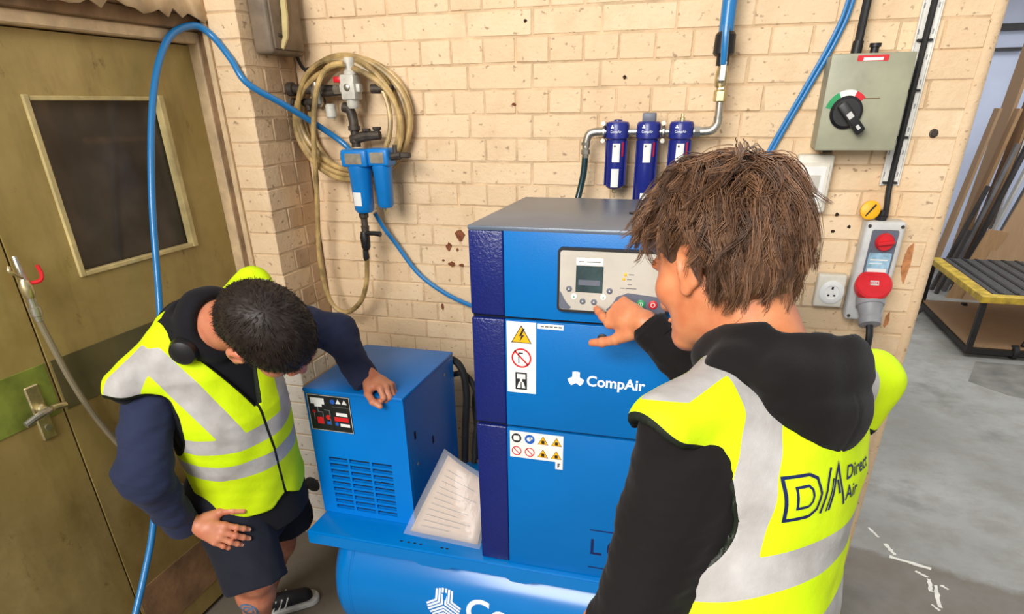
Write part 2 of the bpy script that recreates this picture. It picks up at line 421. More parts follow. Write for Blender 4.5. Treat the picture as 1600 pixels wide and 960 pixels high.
# ------------------------------------------------------------------ signed-distance modelling for bodies and cloth
def cap(P, a, b, r1, r2=None):
    r2 = r1 if r2 is None else r2
    a = np.asarray(a, np.float32); b = np.asarray(b, np.float32); ab = b-a
    t = np.clip(((P-a)@ab)/max(float(ab@ab), 1e-9), 0, 1)
    return np.linalg.norm(P-a-t[:, None]*ab, axis=1) - (r1 + (r2-r1)*t)
def ell(P, c, r, R=None):
    Q = P-np.asarray(c, np.float32)
    if R is not None: Q = Q@np.asarray(R, np.float32)      # columns of R = local axes
    r = np.asarray(r, np.float32)
    k0 = np.linalg.norm(Q/r, axis=1); k1 = np.linalg.norm(Q/(r*r), axis=1)
    return k0*(k0-1)/np.maximum(k1, 1e-6)
def smin(a, b, k):
    h = np.clip(.5+.5*(b-a)/k, 0, 1); return b+(a-b)*h-k*h*(1-h)
def smax(a, b, k): return -smin(-a, -b, k)
def wob(P, s, seed=0):
    r = np.random.RandomState(seed); o = np.zeros(len(P), np.float32)
    for i in range(5):
        d = r.normal(size=3); d /= np.linalg.norm(d); o += np.sin(P@(d*s*(1+.5*i)).astype(np.float32)+r.rand()*6.28).astype(np.float32)/(1+.5*i)
    return o/3
def surface(f, lo, hi, h):
    lo = np.asarray(lo, np.float32); hi = np.asarray(hi, np.float32); K = 6
    nb = np.ceil((hi-lo)/(h*K)).astype(int); n = nb*K+1
    V = np.ones(n, np.float32)
    ci = np.stack(np.meshgrid(*[np.arange(k) for k in nb], indexing='ij'), -1).reshape(-1, 3)
    cc = lo+(ci+.5)*np.float32(K*h); dv = f(cc.astype(np.float32))
    near = np.abs(dv) < K*h*1.7
    for c, d in zip(ci[(~near) & (dv < 0)], dv): 
        s = c*K; V[s[0]:s[0]+K+1, s[1]:s[1]+K+1, s[2]:s[2]+K+1] = -1
    act = ci[near]
    if len(act):
        loc = np.stack(np.meshgrid(*[np.arange(K+1)]*3, indexing='ij'), -1).reshape(-1, 3)
        for j in range(0, len(act), 3000):
            idx = (act[j:j+3000, None, :]*K+loc[None]).reshape(-1, 3)
            key = (idx[:, 0]*n[1]+idx[:, 1])*n[2]+idx[:, 2]; u, first = np.unique(key, return_index=True); idx = idx[first]
            V[idx[:, 0], idx[:, 1], idx[:, 2]] = f((lo+idx*np.float32(h)).astype(np.float32))
    neg = V < 0
    cnt = np.zeros(n-1, np.int8)
    for dx in (0, 1):
        for dy in (0, 1):
            for dz in (0, 1): cnt += neg[dx:n[0]-1+dx, dy:n[1]-1+dy, dz:n[2]-1+dz]
    cells = np.argwhere((cnt > 0) & (cnt < 8)); index = -np.ones(n-1, np.int64); index[tuple(cells.T)] = np.arange(len(cells))
    acc = np.zeros((len(cells), 3), np.float64); num = np.zeros(len(cells))
    for ax in range(3):
        o1, o2 = [a for a in range(3) if a != ax]
        for p in (0, 1):
            for q in (0, 1):
                off = np.zeros(3, int); off[o1] = p; off[o2] = q; A = cells+off; C = A.copy(); C[:, ax] += 1
                va = V[tuple(A.T)]; vb = V[tuple(C.T)]; m = (va < 0) != (vb < 0)
                t = np.where(m, va/np.where(m, va-vb, 1), 0)
                pt = off[None].astype(float).repeat(len(cells), 0); pt[:, ax] += t
                acc[m] += pt[m]; num[m] += 1
    verts = (lo+(cells+acc/num[:, None])*h).astype(np.float32)
    quads = []
    for ax in range(3):
        o1, o2 = (ax+1) % 3, (ax+2) % 3
        sl0 = [slice(1, -1)]*3; sl0[ax] = slice(0, -1); sl1 = [slice(1, -1)]*3; sl1[ax] = slice(1, None)
        a = neg[tuple(sl0)]; b = neg[tuple(sl1)]
        e = np.argwhere(a != b); 
        if not len(e): continue
        base = e.copy(); base[:, o1] += 1; base[:, o2] += 1
        inside = a[tuple(e.T)]
        def I(d1, d2):
            q = base.copy(); q[:, o1] -= d1; q[:, o2] -= d2; return index[tuple(q.T)]
        Q = np.stack([I(1, 1), I(0, 1), I(0, 0), I(1, 0)], 1)
        Q[~inside] = Q[~inside][:, ::-1]; quads.append(Q)
    quads = np.concatenate(quads); quads = quads[(quads >= 0).all(1)]
    for _ in range(2):      # pull the vertices onto the surface
        e = h*.5; d = f(verts); g = np.stack([f(verts+np.array(v, np.float32)*e)-d for v in np.eye(3)], 1)/e
        g2 = np.maximum((g*g).sum(1), .2); st = -(d/g2)[:, None]*g
        verts = (verts+np.clip(st, -h*.6, h*.6)*.8).astype(np.float32)
    return verts, quads
def sdf_mesh(f, lo, hi, h, attrs=None):
    v, q = surface(f, lo, hi, h)
    me = bpy.data.meshes.new('mesh'); me.vertices.add(len(v)); me.vertices.foreach_set('co', v.ravel())
    me.loops.add(q.size); me.loops.foreach_set('vertex_index', q.ravel().astype(np.int32))
    me.polygons.add(len(q)); me.polygons.foreach_set('loop_start', np.arange(0, q.size, 4, dtype=np.int32)); 
    me.update(calc_edges=True); me.validate()
    for k, fn in (attrs or {}).items():
        a = me.attributes.new(k, 'FLOAT', 'POINT'); co = np.empty(len(me.vertices)*3, np.float32); me.vertices.foreach_get('co', co)
        a.data.foreach_set('value', fn(co.reshape(-1, 3)).astype(np.float32))
    return me
def join_meshes(meshes):
    bm = bmesh.new()
    for m in meshes: bm.from_mesh(m); bpy.data.meshes.remove(m)
    me = bpy.data.meshes.new('mesh'); bm.to_mesh(me); bm.free(); return me
def frame(x=None, y=None, z=None, keep='z', hint=None):
    pass
def basis(fwd, up):
    """columns: right, forward, up"""
    f = np.array(fwd, float); f /= np.linalg.norm(f); u = np.array(up, float); u -= f*(u@f); u /= np.linalg.norm(u)
    return np.stack([np.cross(f, u), f, u], 1)

def hand_chains(wrist, d, dorsal, side, curls, thumb, spread=(.10, .03, -.04, -.12), s=1.0, thumb_root=(.028, .03, -.008)):
    """side +1: thumb on +y where y = side*(dorsal x d). curls: for each finger three flexion angles (deg)."""
    x = np.array(d, float); x /= np.linalg.norm(x); z = np.array(dorsal, float); z -= x*(z@x); z /= np.linalg.norm(z); y = np.cross(z, x)*side
    T = lambda p: np.array(wrist)+s*(x*p[0]+y*p[1]+z*p[2])
    ch = []
    roots = [(.088, .029, 0), (.092, .009, .003), (.088, -.011, .001), (.080, -.029, -.004)]
    lens = [.072, .079, .073, .057]; rr = [.0095, .0098, .0092, .0080]
    for i in range(4):
        p = np.array(roots[i], float); ang = 0; pts = [T(p)]; sp = spread[i]
        for fr, c in zip((.45, .30, .25), curls[i]):
            ang += math.radians(c); L = lens[i]*fr
            p = p+L*np.array([math.cos(ang)*math.cos(sp), math.sin(sp)*math.cos(ang), -math.sin(ang)]); pts.append(T(p))
        ch.append((pts, [rr[i]*s, rr[i]*.95*s, rr[i]*.86*s, rr[i]*.74*s]))
    p = np.array(thumb_root, float); pts = [T(p)]
    for L, v in zip((.042, .034, .028), thumb):
        v = np.array(v, float); v /= np.linalg.norm(v); p = p+L*v; pts.append(T(p))
    ch.append((pts, [.0155*s, .0115*s, .0108*s, .0085*s]))
    palm = [(T((.005, 0, 0)), T((.05, .012, 0)), .021*s, .020*s), (T((.05, .014, 0)), T((.088, .026, -.001)), .018*s, .0125*s), (T((.045, .0, .001)), T((.09, .007, .001)), .019*s, .0125*s),
            (T((.045, -.008, 0)), T((.086, -.011, -.001)), .0185*s, .0125*s), (T((.03, -.010, -.002)), T((.078, -.027, -.004)), .019*s, .0115*s), (T((.02, .01, -.008)), T(np.array(thumb_root)+[.02, .004, -.004]), .018*s, .015*s)]
    def f(P):
        dd = None
        for a, b, r1, r2 in palm:
            q = cap(P, a, b, r1, r2); dd = q if dd is None else smin(dd, q, .012*s)
        for k, (pts, rs) in enumerate(ch):
            q = None
            for i in range(3):
                w = cap(P, pts[i], pts[i+1], rs[i], rs[i+1]); q = w if q is None else smin(q, w, .003*s)
            for i in (1, 2):          # knuckle swell
                q = smin(q, np.linalg.norm(P-pts[i].astype(np.float32), axis=1)-rs[i]*1.06, .003*s)
            dd = smin(dd, q, (.014 if k == 4 else .006)*s)
        return dd
    nails = []
    return f, ch, (x, y, z)

# ================================================================== SETTING
def structure(o): o['kind'] = 'structure'; return o
fl = structure(B().box(-3.2, 6.0, -5.0, 9.0, -.1, 0).build('floor', M['floor']))
# flaked white line and darker repair on the floor of the bay
def floor_strip(poly, m, name, z=.0008):
    b = B(); vs = [b.bm.verts.new((x, y, z)) for x, y in poly]; b.bm.faces.new(vs)
    lo = [b.bm.verts.new((x, y, 0)) for x, y in poly]
    for i in range(len(poly)): b.bm.faces.new((vs[i], lo[i], lo[(i+1) % len(poly)], vs[(i+1) % len(poly)]))
    return b.build(name, m, fl)
marks = [((0.860, 0.402), (0.887, 0.334), 0.013), ((0.904, 0.291), (0.928, 0.215), 0.015), ((0.905, 0.200), (1.049, 0.152), 0.018), ((0.984, 0.122), (1.023, 0.091), 0.011), ((1.021, 0.082), (1.012, 0.001), 0.013), ((1.039, 0.047), (1.017, -0.090), 0.015), ((1.058, 0.053), (1.079, 0.031), 0.011), ((0.992, -0.079), (1.012, -0.110), 0.009), ((1.319, 2.211), (1.355, 2.141), 0.007)]
for a, c, w in marks:
    A = Vector(a); C = Vector(c); d = (C-A).normalized(); n = Vector((-d.y, d.x)); out = []
    K = 7
    up = [A+(C-A)*k/K+n*w*(.3+.5*rnd.random()) for k in range(K+1)]; dn = [A+(C-A)*k/K-n*w*(.2+.5*rnd.random()) for k in range(K, -1, -1)]
    floor_strip([(p.x, p.y) for p in up+dn], M['white_paint'], 'paint_mark')
floor_strip([(1.83, 2.42), (2.0, 2.22), (2.6, 1.95), (3.6, 1.9), (3.7, 2.75), (2.6, 2.85), (2.0, 2.85)], M['floor_patch'], 'floor_repair_patch', .0012)

# ---- back wall: English bond, painted
Z0 = 1.889 - .073*25          # course joint seen at z = 1.889
def brick_mesh(L, D, H, seed):
    r = random.Random(seed); bm = bmesh.new(); vs = bmesh.ops.create_cube(bm, size=1)['verts']
    for v in vs: v.co = Vector((v.co.x*L, v.co.y*D, v.co.z*H))
    bmesh.ops.bevel(bm, geom=bm.edges[:], offset=.0032, segments=1, affect='EDGES')
    for v in bm.verts: v.co += Vector((r.uniform(-1, 1)*.0014, r.uniform(-1, 1)*.0010, r.uniform(-1, 1)*.0014))
    me = bpy.data.meshes.new('brick'); bm.to_mesh(me); bm.free(); return me
def place_brick(cache, parent, cx, cy, cz, L, D, H, m, var):
    key = (round(L, 3), round(D, 3), m, var)
    if key not in cache:
        me = brick_mesh(L, D, H, hash((round(L*1000), var)) % 9999); me.materials.append(M[m]); cache[key] = me
    o = bpy.data.objects.new('brick', cache[key]); COL.objects.link(o); o.location = (cx, cy, cz)
    o.rotation_euler = (rnd.uniform(-.012, .012), rnd.uniform(-.006, .006), rnd.uniform(-.012, .012))
    if parent is not None: o.parent = parent
    return o
wall = structure(B().box(-1.46, .664, .0028, .24, 0, 2.65).build('wall_back', M['mortar']))
cache = {}; stuff = bmesh.new(); H = .073-.0035; XJ = -.597
for row in range(0, 36):
    z0 = Z0+.073*row
    if z0 > 2.6: break
    if z0 < -.03: continue
    stret = (row % 2 == 1)      # the course above the joint at 1.889 is a stretcher course
    pitch = .2195 if stret else .10975
    xj = XJ if stret else XJ-.055
    k0 = int((-1.46-xj)//pitch)
    for k in range(k0, k0+40):
        a, b = max(-1.458, xj+k*pitch), min(.662, xj+(k+1)*pitch)
        if b-a < .018 or a > .662: continue
        L = b-a-.0035; cz = z0+.0365; cx = (a+b)/2
        hid = (cz < .86) or (cz > 2.0) or (-.36 < cx < .03 and cz < 1.40) or (-.78 < cx < -.36 and cz < .98)
        yy = .05 + rnd.uniform(-.0016, .0016)
        if hid:
            r = bmesh.ops.create_cube(stuff, size=1)['verts']
            for v in r: v.co = Vector((cx+v.co.x*L, yy+v.co.y*.1, cz+v.co.z*H))
        else:
            place_brick(cache, wall, cx, yy, cz, L, .1, H, 'brick', rnd.randrange(4))
me = bpy.data.meshes.new('mesh'); stuff.to_mesh(me); stuff.free()
o = link('brick_courses', me, M['brick'], wall, 30); o['kind'] = 'stuff'
# chips where the paint has fallen off, and drilled holes
def chip(x, z, rx, rz, m='chip', seed=0):
    r = random.Random(seed); n = 11
    B().prism([(x+rx*r.uniform(.6, 1.1)*math.cos(2*math.pi*k/n), z+rz*r.uniform(.6, 1.1)*math.sin(2*math.pi*k/n)) for k in range(n)], -.0032, .004).build('paint_chip', M[m], wall)
for i, (x, z, rx, rz) in enumerate([(-.872, 1.276, .020, .022), (-.918, 1.232, .013, .016), (-.885, 1.222, .005, .007), (-.910, 1.168, .016, .010), (-1.045, 1.124, .008, .013), (-.872, 1.165, .010, .006), (-.945, 1.18, .005, .004), (-.72, 1.31, .01, .008), (-.96, 1.0, .007, .016), (-.66, 1.70, .008, .006)]):
    chip(x, z, rx, rz, 'chip', i)
for i, (x, z) in enumerate([(.387, 1.382), (.429, 1.347), (.386, 1.332), (-.62, 1.93), (-.30, 1.77)]): chip(x, z, .006, .006, 'gap', 20+i)
chip(.618, 1.24, .013, .075, 'chip_light', 41); chip(.604, 1.06, .008, .03, 'chip_light', 42)
# rounded plaster arris down the free end of the wall
structure(B().tube([(.672, .02, 0), (.672, .02, 2.65)], .022, 14).box(.66, .69, .02, .25, 0, 2.65).build('trim_1', M['brick']))

# ---- brick pier beside the door
pier = structure(B().box(-1.572, -1.4635, -.2795, .2, 0, 2.65).build('wall_pier', M['mortar']))
for row in range(0, 36):
    z0 = Z0+.073*row
    if z0 > 2.2 or z0 < -.03: continue
    cz = z0+.0365; cm = 'brick_white' if cz < 1.0 else 'brick'
    first = .095 if row % 2 else .19
    place_brick(cache, pier, (-1.573-1.46)/2, -.283+first/2-.003, cz, .113-.004, first-.006, H, cm, rnd.randrange(4))
    a = -.283+first
    rest = [-a] if -a < .12 else [.093, -a-.093]
    for r in rest:
        place_brick(cache, pier, -1.46-.05, a+r/2-.003, cz, .1, r-.006, H, 'brick_white' if cz < .92 else 'brick_grey', rnd.randrange(4)); a += r
B().lathe((-1.502, -.288, .262), (0, 1, 0), [(0, .030), (.004, .036), (.012, .036)], 22).build('rubber_port', M['rubber'], pier)
# ---- door wall
structure(B().box(-1.80, -1.66, -5, -1.98, 0, 2.65).box(-1.80, -1.66, -1.98, -.28, 1.96, 2.65).box(-1.80, -1.575, -.279, .2, 0, 2.65).build('wall_left', M['frame_dark']))
structure(B().box(-1.665, -1.614, -.292, -.268, 0, 1.90, .003).build('trim_2', M['frame']))
structure(B().box(-1.616, -1.590, -.281, -.262, 0, 1.94, .002).build('trim_3', M['frame_dark']))
structure(B().box(-1.592, -1.5735, -.291, -.262, 0, 1.96, .003).build('trim_4', M['frame']))
structure(B().box(-1.70, -1.615, -2.0, -.262, 1.882, 1.915, .004).build('trim_5', M['frame']))
structure(B().box(-1.70, -1.600, -2.0, -.262, 1.915, 1.955, .003).build('trim_6', M['frame_dark']))
b = B().box(-1.70, -1.575, -2.2, -.262, 1.955, 2.3, .004)
b.build('trim_7', M['frame_dark'])['kind'] = 'structure'
# peeling edge hanging from the board above the door
bb = bmesh.new(); top = [bb.verts.new((-1.572, -2.1+k*.03, 2.02)) for k in range(62)]; bt = [bb.verts.new((-1.570+rnd.uniform(-.002, .006), -2.1+k*.03, 1.955+rnd.uniform(-.022, .010))) for k in range(62)]
for k in range(61): bb.faces.new((top[k], bt[k], bt[k+1], top[k+1]))
me = bpy.data.meshes.new('m'); bb.to_mesh(me); bb.free(); mo = link('trim_8', me, M['frame'], None); mo['kind'] = 'structure'
mo.modifiers.new('s', 'SOLIDIFY').thickness = .004
# door leaves
door = bpy.data.objects.new('door_1', None); COL.objects.link(door); door.location = (-1.67, -1.1, 0); structure(door)
def leaf_with_window():
    b = B(); x0, x1 = -1.69, -1.65; y0, y1 = -1.098, -.293; wy0, wy1, wz0, wz1 = -.912, -.472, 1.300, 1.730
    for a in ((y0, wy0, .02, 1.878), (wy1, y1, .02, 1.878), (wy0, wy1, .02, wz0), (wy0, wy1, wz1, 1.878)): b.box(x0, x1, a[0], a[1], a[2], a[3])
    bmesh.ops.remove_doubles(b.bm, verts=b.bm.verts[:], dist=.0001)
    return b.build('door_leaf', M['door'], door)
lf = leaf_with_window()
B().box(-1.664, -1.643, -.925, -.908, 1.292, 1.738, .002).build('glazing_bead', M['bead'], lf)
B().box(-1.664, -1.640, -.484, -.462, 1.292, 1.738, .002).build('glazing_bead', M['bead'], lf)
B().box(-1.664, -1.645, -.908, -.484, 1.724, 1.735, .002).build('glazing_bead', M['bead'], lf)
B().box(-1.664, -1.643, -.908, -.484, 1.292, 1.305, .002).build('glazing_bead', M['bead'], lf)
B().box(-1.672, -1.668, -.91, -.47, 1.30, 1.73).build('window_pane', M['glass'], lf)
B().box(-1.65, -1.6475, -1.094, -.30, .965, 1.108, .001).build('push_rail', M['door_rail'], lf)
B().box(-1.65, -1.6475, -1.094, -.30, .10, .30, .001).build('kick_plate', M['frame_dark'], lf)
lf2 = B().box(-1.69, -1.652, -1.93, -1.104, .02, 1.878).build('door_leaf', M['door'], door)
B().box(-1.652, -1.6495, -1.92, -1.110, .965, 1.108, .001).build('push_rail', M['door_green'], lf2)
B().box(-1.675, -1.656, -1.1045, -1.0975, .02, 1.878).build('meeting_gap', M['gap'], door)
hp = B().box(-1.653, -1.645, -1.188, -1.148, .912, 1.066, .003).build('handle_plate', M['brass'], lf2)
B().lathe((-1.645, -1.166, 1.0), (1, 0, 0), [(0, .014), (.006, .014), (.01, .010), (.03, .010)], 16).tube([(-1.618, -1.155, 1.0), (-1.616, -1.135, .998), (-1.616, -1.118, .995)], [.009, .009, .008], 10).build('lever_hub', M['brass'], lf2)
B().tube(smooth_path([(-1.618, -1.165, 1.0), (-1.612, -1.19, 1.0), (-1.612, -1.215, .997), (-1.614, -1.24, .990)], 5), .0085, 10).build('lever_handle', M['steel'], lf2)
B().lathe((-1.645, -1.166, .945), (1, 0, 0), [(0, .009), (.003, .009)], 12).build('lock_cylinder', M['steel'], lf2)
# dim store room seen through the glass
structure(B().box(-2.65, -2.6, -2.0, .3, 0, 2.5).box(-2.65, -1.8, .25, .3, 0, 2.5).box(-2.65, -1.8, -2.0, -1.95, 0, 2.5).build('wall_store', M['store_dark']))
B().box(-2.05, -1.99, -.56, -.47, 0, 2.44, .004).build('timber_post', M['store_post']); tag(bpy.data.objects['timber_post'], 'timber post standing behind the grimy door window', 'post')
o = B().box(-2.50, -2.2, -1.4, -.95, .0, 1.5, .01).box(-2.5, -2.25, -.40, .1, .0, 1.6, .01).build('store_rack', M['store_post']); tag(o, 'dim brown racking in the store behind the door glass', 'rack')

# ---- bay to the right behind the wall
structure(B().box(.6, 6.0, 6.6, 6.7, 0, 4.2).build('wall_bay', M['bay_wall']))
structure(B().box(4.4, 4.5, .5, 6.7, 0, 4.2).build('wall_right', M['bay_wall']))
def board(name, x, y, ang, w, t, L, m, label, yaw=0, z=0, group='offcuts leaning in the bay'):
    """leaning piece: foot at (x,y), tilted ang degrees from upright towards +X"""
    b = B().box(-t/2, t/2, -w/2, w/2, 0, L, .002)
    me = b.mesh(); o = link(name, me, M[m], None); o.location = (x, y, z); o.rotation_euler = (0, math.radians(ang), math.radians(yaw)); return tag(o, label, 'board', group)
boards = [
 ('timber_board', 2.222, 5.15, 6.1, 0.14, 0.025, 1.62, 'card', 'brown board at the left end of the leaning stack, closest to the brick wall'),
 ('metal_strip', 2.241, 5.00, 12.5, 0.05, 0.030, 1.00, 'dark_strip', 'short dark strip leaning at the left foot of the boards'),
 ('timber_board', 2.341, 5.12, 7.2, 0.12, 0.030, 1.62, 'wood', 'narrow raw timber batten leaning third from the brick wall'),
 ('metal_strip', 2.348, 4.98, 9.6, 0.06, 0.030, 1.35, 'metal_strip', 'grey metal strip between two timber battens in the leaning stack'),
 ('metal_strip', 2.427, 5.00, 10.0, 0.06, 0.035, 1.53, 'dark_strip', 'long dark strip in the middle of the leaning stack'),
 ('white_board', 2.485, 4.95, 10.4, 0.07, 0.020, 1.40, 'white_strip', 'white faced strip leaning beside the long dark strip'),
 ('metal_strip', 2.532, 4.93, 12.0, 0.06, 0.030, 1.41, 'metal_strip', 'tall grey strip right of the white faced strip'),
 ('timber_board', 2.494, 5.45, 2.8, 0.30, 0.030, 2.16, 'card', 'tall wide brown board at the back of the leaning stack'),
 ('timber_board', 2.576, 5.32, 3.9, 0.25, 0.025, 2.15, 'wood', 'broad raw timber board behind the thin strips'),
 ('white_board', 2.666, 5.25, 1.4, 0.10, 0.020, 1.95, 'white_strip', 'tallest white faced strip reaching up to the shelf'),
 ('metal_strip', 2.247, 4.85, 11.1, 0.05, 0.030, 0.62, 'dark_strip', 'shortest dark strip at the front of the leaning stack'),
 ('timber_board', 2.590, 4.88, 13.7, 0.12, 0.030, 1.30, 'wood', 'raw timber batten tucked behind the big brown sheet'),
]
for a in boards: board(*a)
o = B().prism([(0, 0), (1.0, 0), (1.28, 1.02), (.27, 1.05)], 0, .02).build('brown_sheet', M['card']); o.location = (2.42, 4.66, .0); o.rotation_euler = (math.radians(-5), 0, 0)
tag(o, 'big plain brown sheet leaning behind the yellow edged cart', 'sheet')
o = B().prism([(0, 0), (.16, 0), (.33, .62), (.17, .64)], 0, .03).build('timber_offcut', M['wood']); o.location = (2.3, 4.7, .0); tag(o, 'short raw timber offcut standing in front of the strips', 'offcut', 'offcuts leaning in the bay')
t = thing('roller_shutter_rail', 'dark horizontal rail across the pale blue bay wall', 'rail', (2.4, 6.55, 1.9)); B().box(1.4, 3.2, 6.54, 6.6, 2.30, 2.36).build('rail', M['dark_strip'], t); B().box(1.4, 2.9, 6.54, 6.6, 2.12, 2.15).build('rail', M['dark_strip'], t)
t = thing('timber_shelf', 'wooden shelf with stacked timber high in the far bay corner', 'shelf', (2.6, 6.2, 2.6))
B().box(2.3, 4.0, 5.9, 6.5, 2.78, 2.83).build('shelf_board', M['wood'], t); B().box(2.5, 3.4, 6.0, 6.1, 2.83, 2.95).build('timber', M['wood'], t); B().box(2.45, 3.6, 6.2, 6.3, 2.83, 2.98).build('timber', M['card'], t)
B().box(2.3, 2.36, 5.92, 5.98, 0, 2.78).build('post', M['dark_strip'], t)

# ---- cart
t = thing('platform_cart', 'low steel cart with black ribbed top and yellow edges', 'cart', (2.4, 3.6, 0))
cx0, cx1, cy0, cy1, zt = 1.97, 3.0, 2.96, 4.25, .43
for x in (cx0, cx1):
    for y in (cy0, cy1): B().box(x-.018, x+.018, y-.018, y+.018, .03, zt-.02).build('leg', M['cart_steel'], t)
for y in (cy0, cy1): B().box(cx0+.018, cx1-.018, y-.018, y+.018, .03, .066).build('rail', M['cart_steel'], t)
for x in (cx0, cx1): B().box(x-.018, x+.018, cy0+.018, cy1-.018, .03, .066).build('rail', M['cart_steel'], t)
B().box(cx0+.0, cx1, cy0+.02, cy1, .067, .082).build('lower_shelf', M['card'], t)
B().box(cx0-.03, cx1+.03, cy0-.03, cy1+.03, zt-.02, zt+.02).build('deck', M['card'], t)
ds = B().box(cx0+.06, cx1, cy0+.06, cy1, zt+.02, zt+.026).build('deck_mat', M['cart_mat'], t)
for k in range(9): B().box(cx0+.10+k*.1, cx0+.125+k*.1, cy0+.06, cy1, zt+.026, zt+.031).build('rib', M['black'], ds)
B().box(cx0-.034, cx1+.03, cy0-.034, cy0+.05, zt-.022, zt+.026, .003).build('edge_strip', M['cart_edge'], t)
B().box(cx0-.034, cx0+.05, cy0+.05, cy1+.03, zt-.022, zt+.024, .003).build('edge_strip', M['cart_edge'], t)
for x, y in ((cx0+.30, cy0+.02), (cx1-.1, cy0+.02), (cx0+.3, cy1-.1)):
    w = B().lathe((x-.02, y, .052), (1, 0, 0), [(0, .03), (.004, .05), (.036, .05), (.04, .03)], 20).build('caster_wheel', M['rubber'], t)
B().tube([(cx0+.35, cy0+.05, .09), (cx0+.62, cy0+.3, zt-.03)], .014, 8).build('brace', M['cart_steel'], t)
o = B().rod((1.648, 3.586, .020), (1.866, 3.875, .09), .020, None, 8).rod((1.73, 3.70, .05), (1.80, 3.79, .07), .026).build('broom_stub', M['dark_strip']); tag(o, 'dark stub of a rod poking out behind the wall end', 'rod')

# ================================================================== MACHINE
YF = -.861
# ---- receiver
t = thing('air_receiver', 'long blue horizontal air receiver tank under the compressor', 'tank', (-.5, -.63, 0))
TX0, TX1, TY, TZ, TR = -1.100, .30, -.652, .252, .236
prof = [(0, 0.001)]
for k in range(1, 9):
    a = math.pi/2*k/8; prof.append((.085*(1-math.cos(a)), TR*math.sin(a)))
Lt = TX1-TX0
prof += [(.095, TR), (Lt-.095, TR)] + [(Lt-h, r) for h, r in prof[::-1]]
tank = B().lathe((TX0, TY, TZ), (1, 0, 0), prof, 64).build('tank', M['blue_tank'], t, 50)
for x in (TX0+.114, TX1-.114): B().lathe((x-.005, TY, TZ), (1, 0, 0), [(0, TR), (.003, TR+.0022), (.007, TR+.0022), (.01, TR)], 64).build('weld_seam', M['blue_tank'], tank)
for x in (-.86, .06):
    for s in (-1, 1): B().box(x-.04, x+.04, TY+s*.14-.03, TY+s*.14+.03, 0, .12, .004).build('foot', M['blue_tank'], t)
# base plate with folded front flange and cut-outs
bp = B().box(-1.110, .25, -.876, -.32, .492, .503, .004, 2).build('base_plate', M['blue_tank'], t)
pts = [(-1.110, .497), (.25, .497), (.25, .458), (-.36, .458), (-.385, .446), (-.43, .446), (-.45, .458), (-.62, .458), (-.64, .446), (-.72, .446), (-.745, .458), (-1.110, .458)]
B().prism(pts, -.879, -.869).build('front_flange', M['blue_tank'], bp)
B().box(-1.114, -1.104, -.876, -.32, .455, .50, .002).build('end_flange', M['blue_tank'], bp)
for x0, x1 in ((-1.0, -.9), (-.2, -.1)):
    B().box(x0, x1, -.76, -.52, .44, .493).build('saddle', M['blue_tank'], t)
for x in (-.80, -.775, -.755, -.735, -.665, -.648): B().box(x, x+.009, -.852, -.846, .503, .5034).build('bolt_slot', M['void'], bp)
# tank lettering wrapped round the shell
def on_tank(u, v, off=.0012):
    a = math.radians(182) + v/TR     # v measured up the shell from a reference line at the front
    return (u, TY + (TR+off)*math.cos(a)*1.0, TZ - (TR+off)*math.sin(a))
def wrap_tank(name, V, F, m):
    return link(name, pm([on_tank(a, b) for a, b in V], F), m, tank, None)
polys = three_arm_logo(.058, (.10, .27, .44), .12)
V = []; F = []
for q in polys:
    i = len(V); V += q; F.append(tuple(range(i, i+len(q))))
LV = .045
wrap_tank('logo', [(-.655+a, LV+b) for a, b in V], F, M['logo_white'])
v, f = text2d('CompAir', .115, .0022); wrap_tank('lettering', [(-.583+a, LV-.006+b) for a, b in v], f, M['logo_white'])

# ---- dryer
t = thing('air_dryer', 'smaller blue box dryer with louvred front and black display', 'dryer', (-.95, -.56, .503))
dx0, dx1, dy0, dy1, dz0, dz1 = -1.116, -.788, -.760, -.352, .504, .951
body = B()
# front panel built around three columns of slots
cols = [(-1.066, -1.002), (-.994, -.924), (-.916, -.848)]; zr0, zr1, nr = .520, .722, 9
pitch = (zr1-zr0)/nr
body.box(dx0+.002, dx1, dy0+.012, dy1, dz0, dz1-.004, .002)
body.build('casing', M['blue_dryer'], t)
fp = B()
fp.box(dx0, dx1, dy0, dy0+.010, zr1, dz1-.012); fp.box(dx0, dx1, dy0, dy0+.010, dz0, zr0)
xs = [dx0] + [c for p in cols for c in p] + [dx1]
for i in range(0, len(xs), 2): fp.box(xs[i], xs[i+1], dy0, dy0+.010, zr0, zr1)
for x0, x1 in cols:
    for k in range(nr+1):
        z = zr0+k*pitch; fp.box(x0, x1, dy0, dy0+.010, max(zr0, z-.004), min(zr1, z+.004))
pan = fp.build('front_panel', M['blue_dryer'], t)
B().box(dx0+.03, dx1-.03, dy0+.0105, dy0+.0118, zr0-.01, zr1+.01).build('louvre_void', M['void'], t)
for x0, x1 in cols:
    for k in range(nr):
        z = zr0+(k+.5)*pitch; B().box(x0, x1, dy0+.005, dy0+.0103, z-.0055, z-.0035, 0, 1).build('louvre', M['blue_dryer'], pan)
B().box(dx0-.003, dx1+.002, dy0-.004, dy1, dz1-.012, dz1, .004, 2).build('lid', M['blue_dryer'], t)
dp = B().prism(rrect(-1.108, -.962, .812, .934, .004), dy0-.002, dy0).build('display_panel', M['black'], t)
y = dy0-.002
flat('diagram_outline', ribbon([(-1.106, .814), (-.964, .814), (-.964, .932), (-1.106, .932), (-1.106, .814)], .002), y, M['silver'], dp)
flats('white_icon', [rect(-1.097, -1.050, .902, .922), rect(-1.085, -1.06, .893, .902), tri(-1.002, .914, .010), tri(-.981, .914, .010), rect(-1.014, -.976, .868, .879), rect(-1.004, -.972, .833, .843)], y, M['white'], dp)
flats('blue_icon', [disc(-1.021, .914, .008), rect(-1.050, -1.036, .836, .846), disc(-1.016, .840, .006)], y, M['sign_blue'], dp)
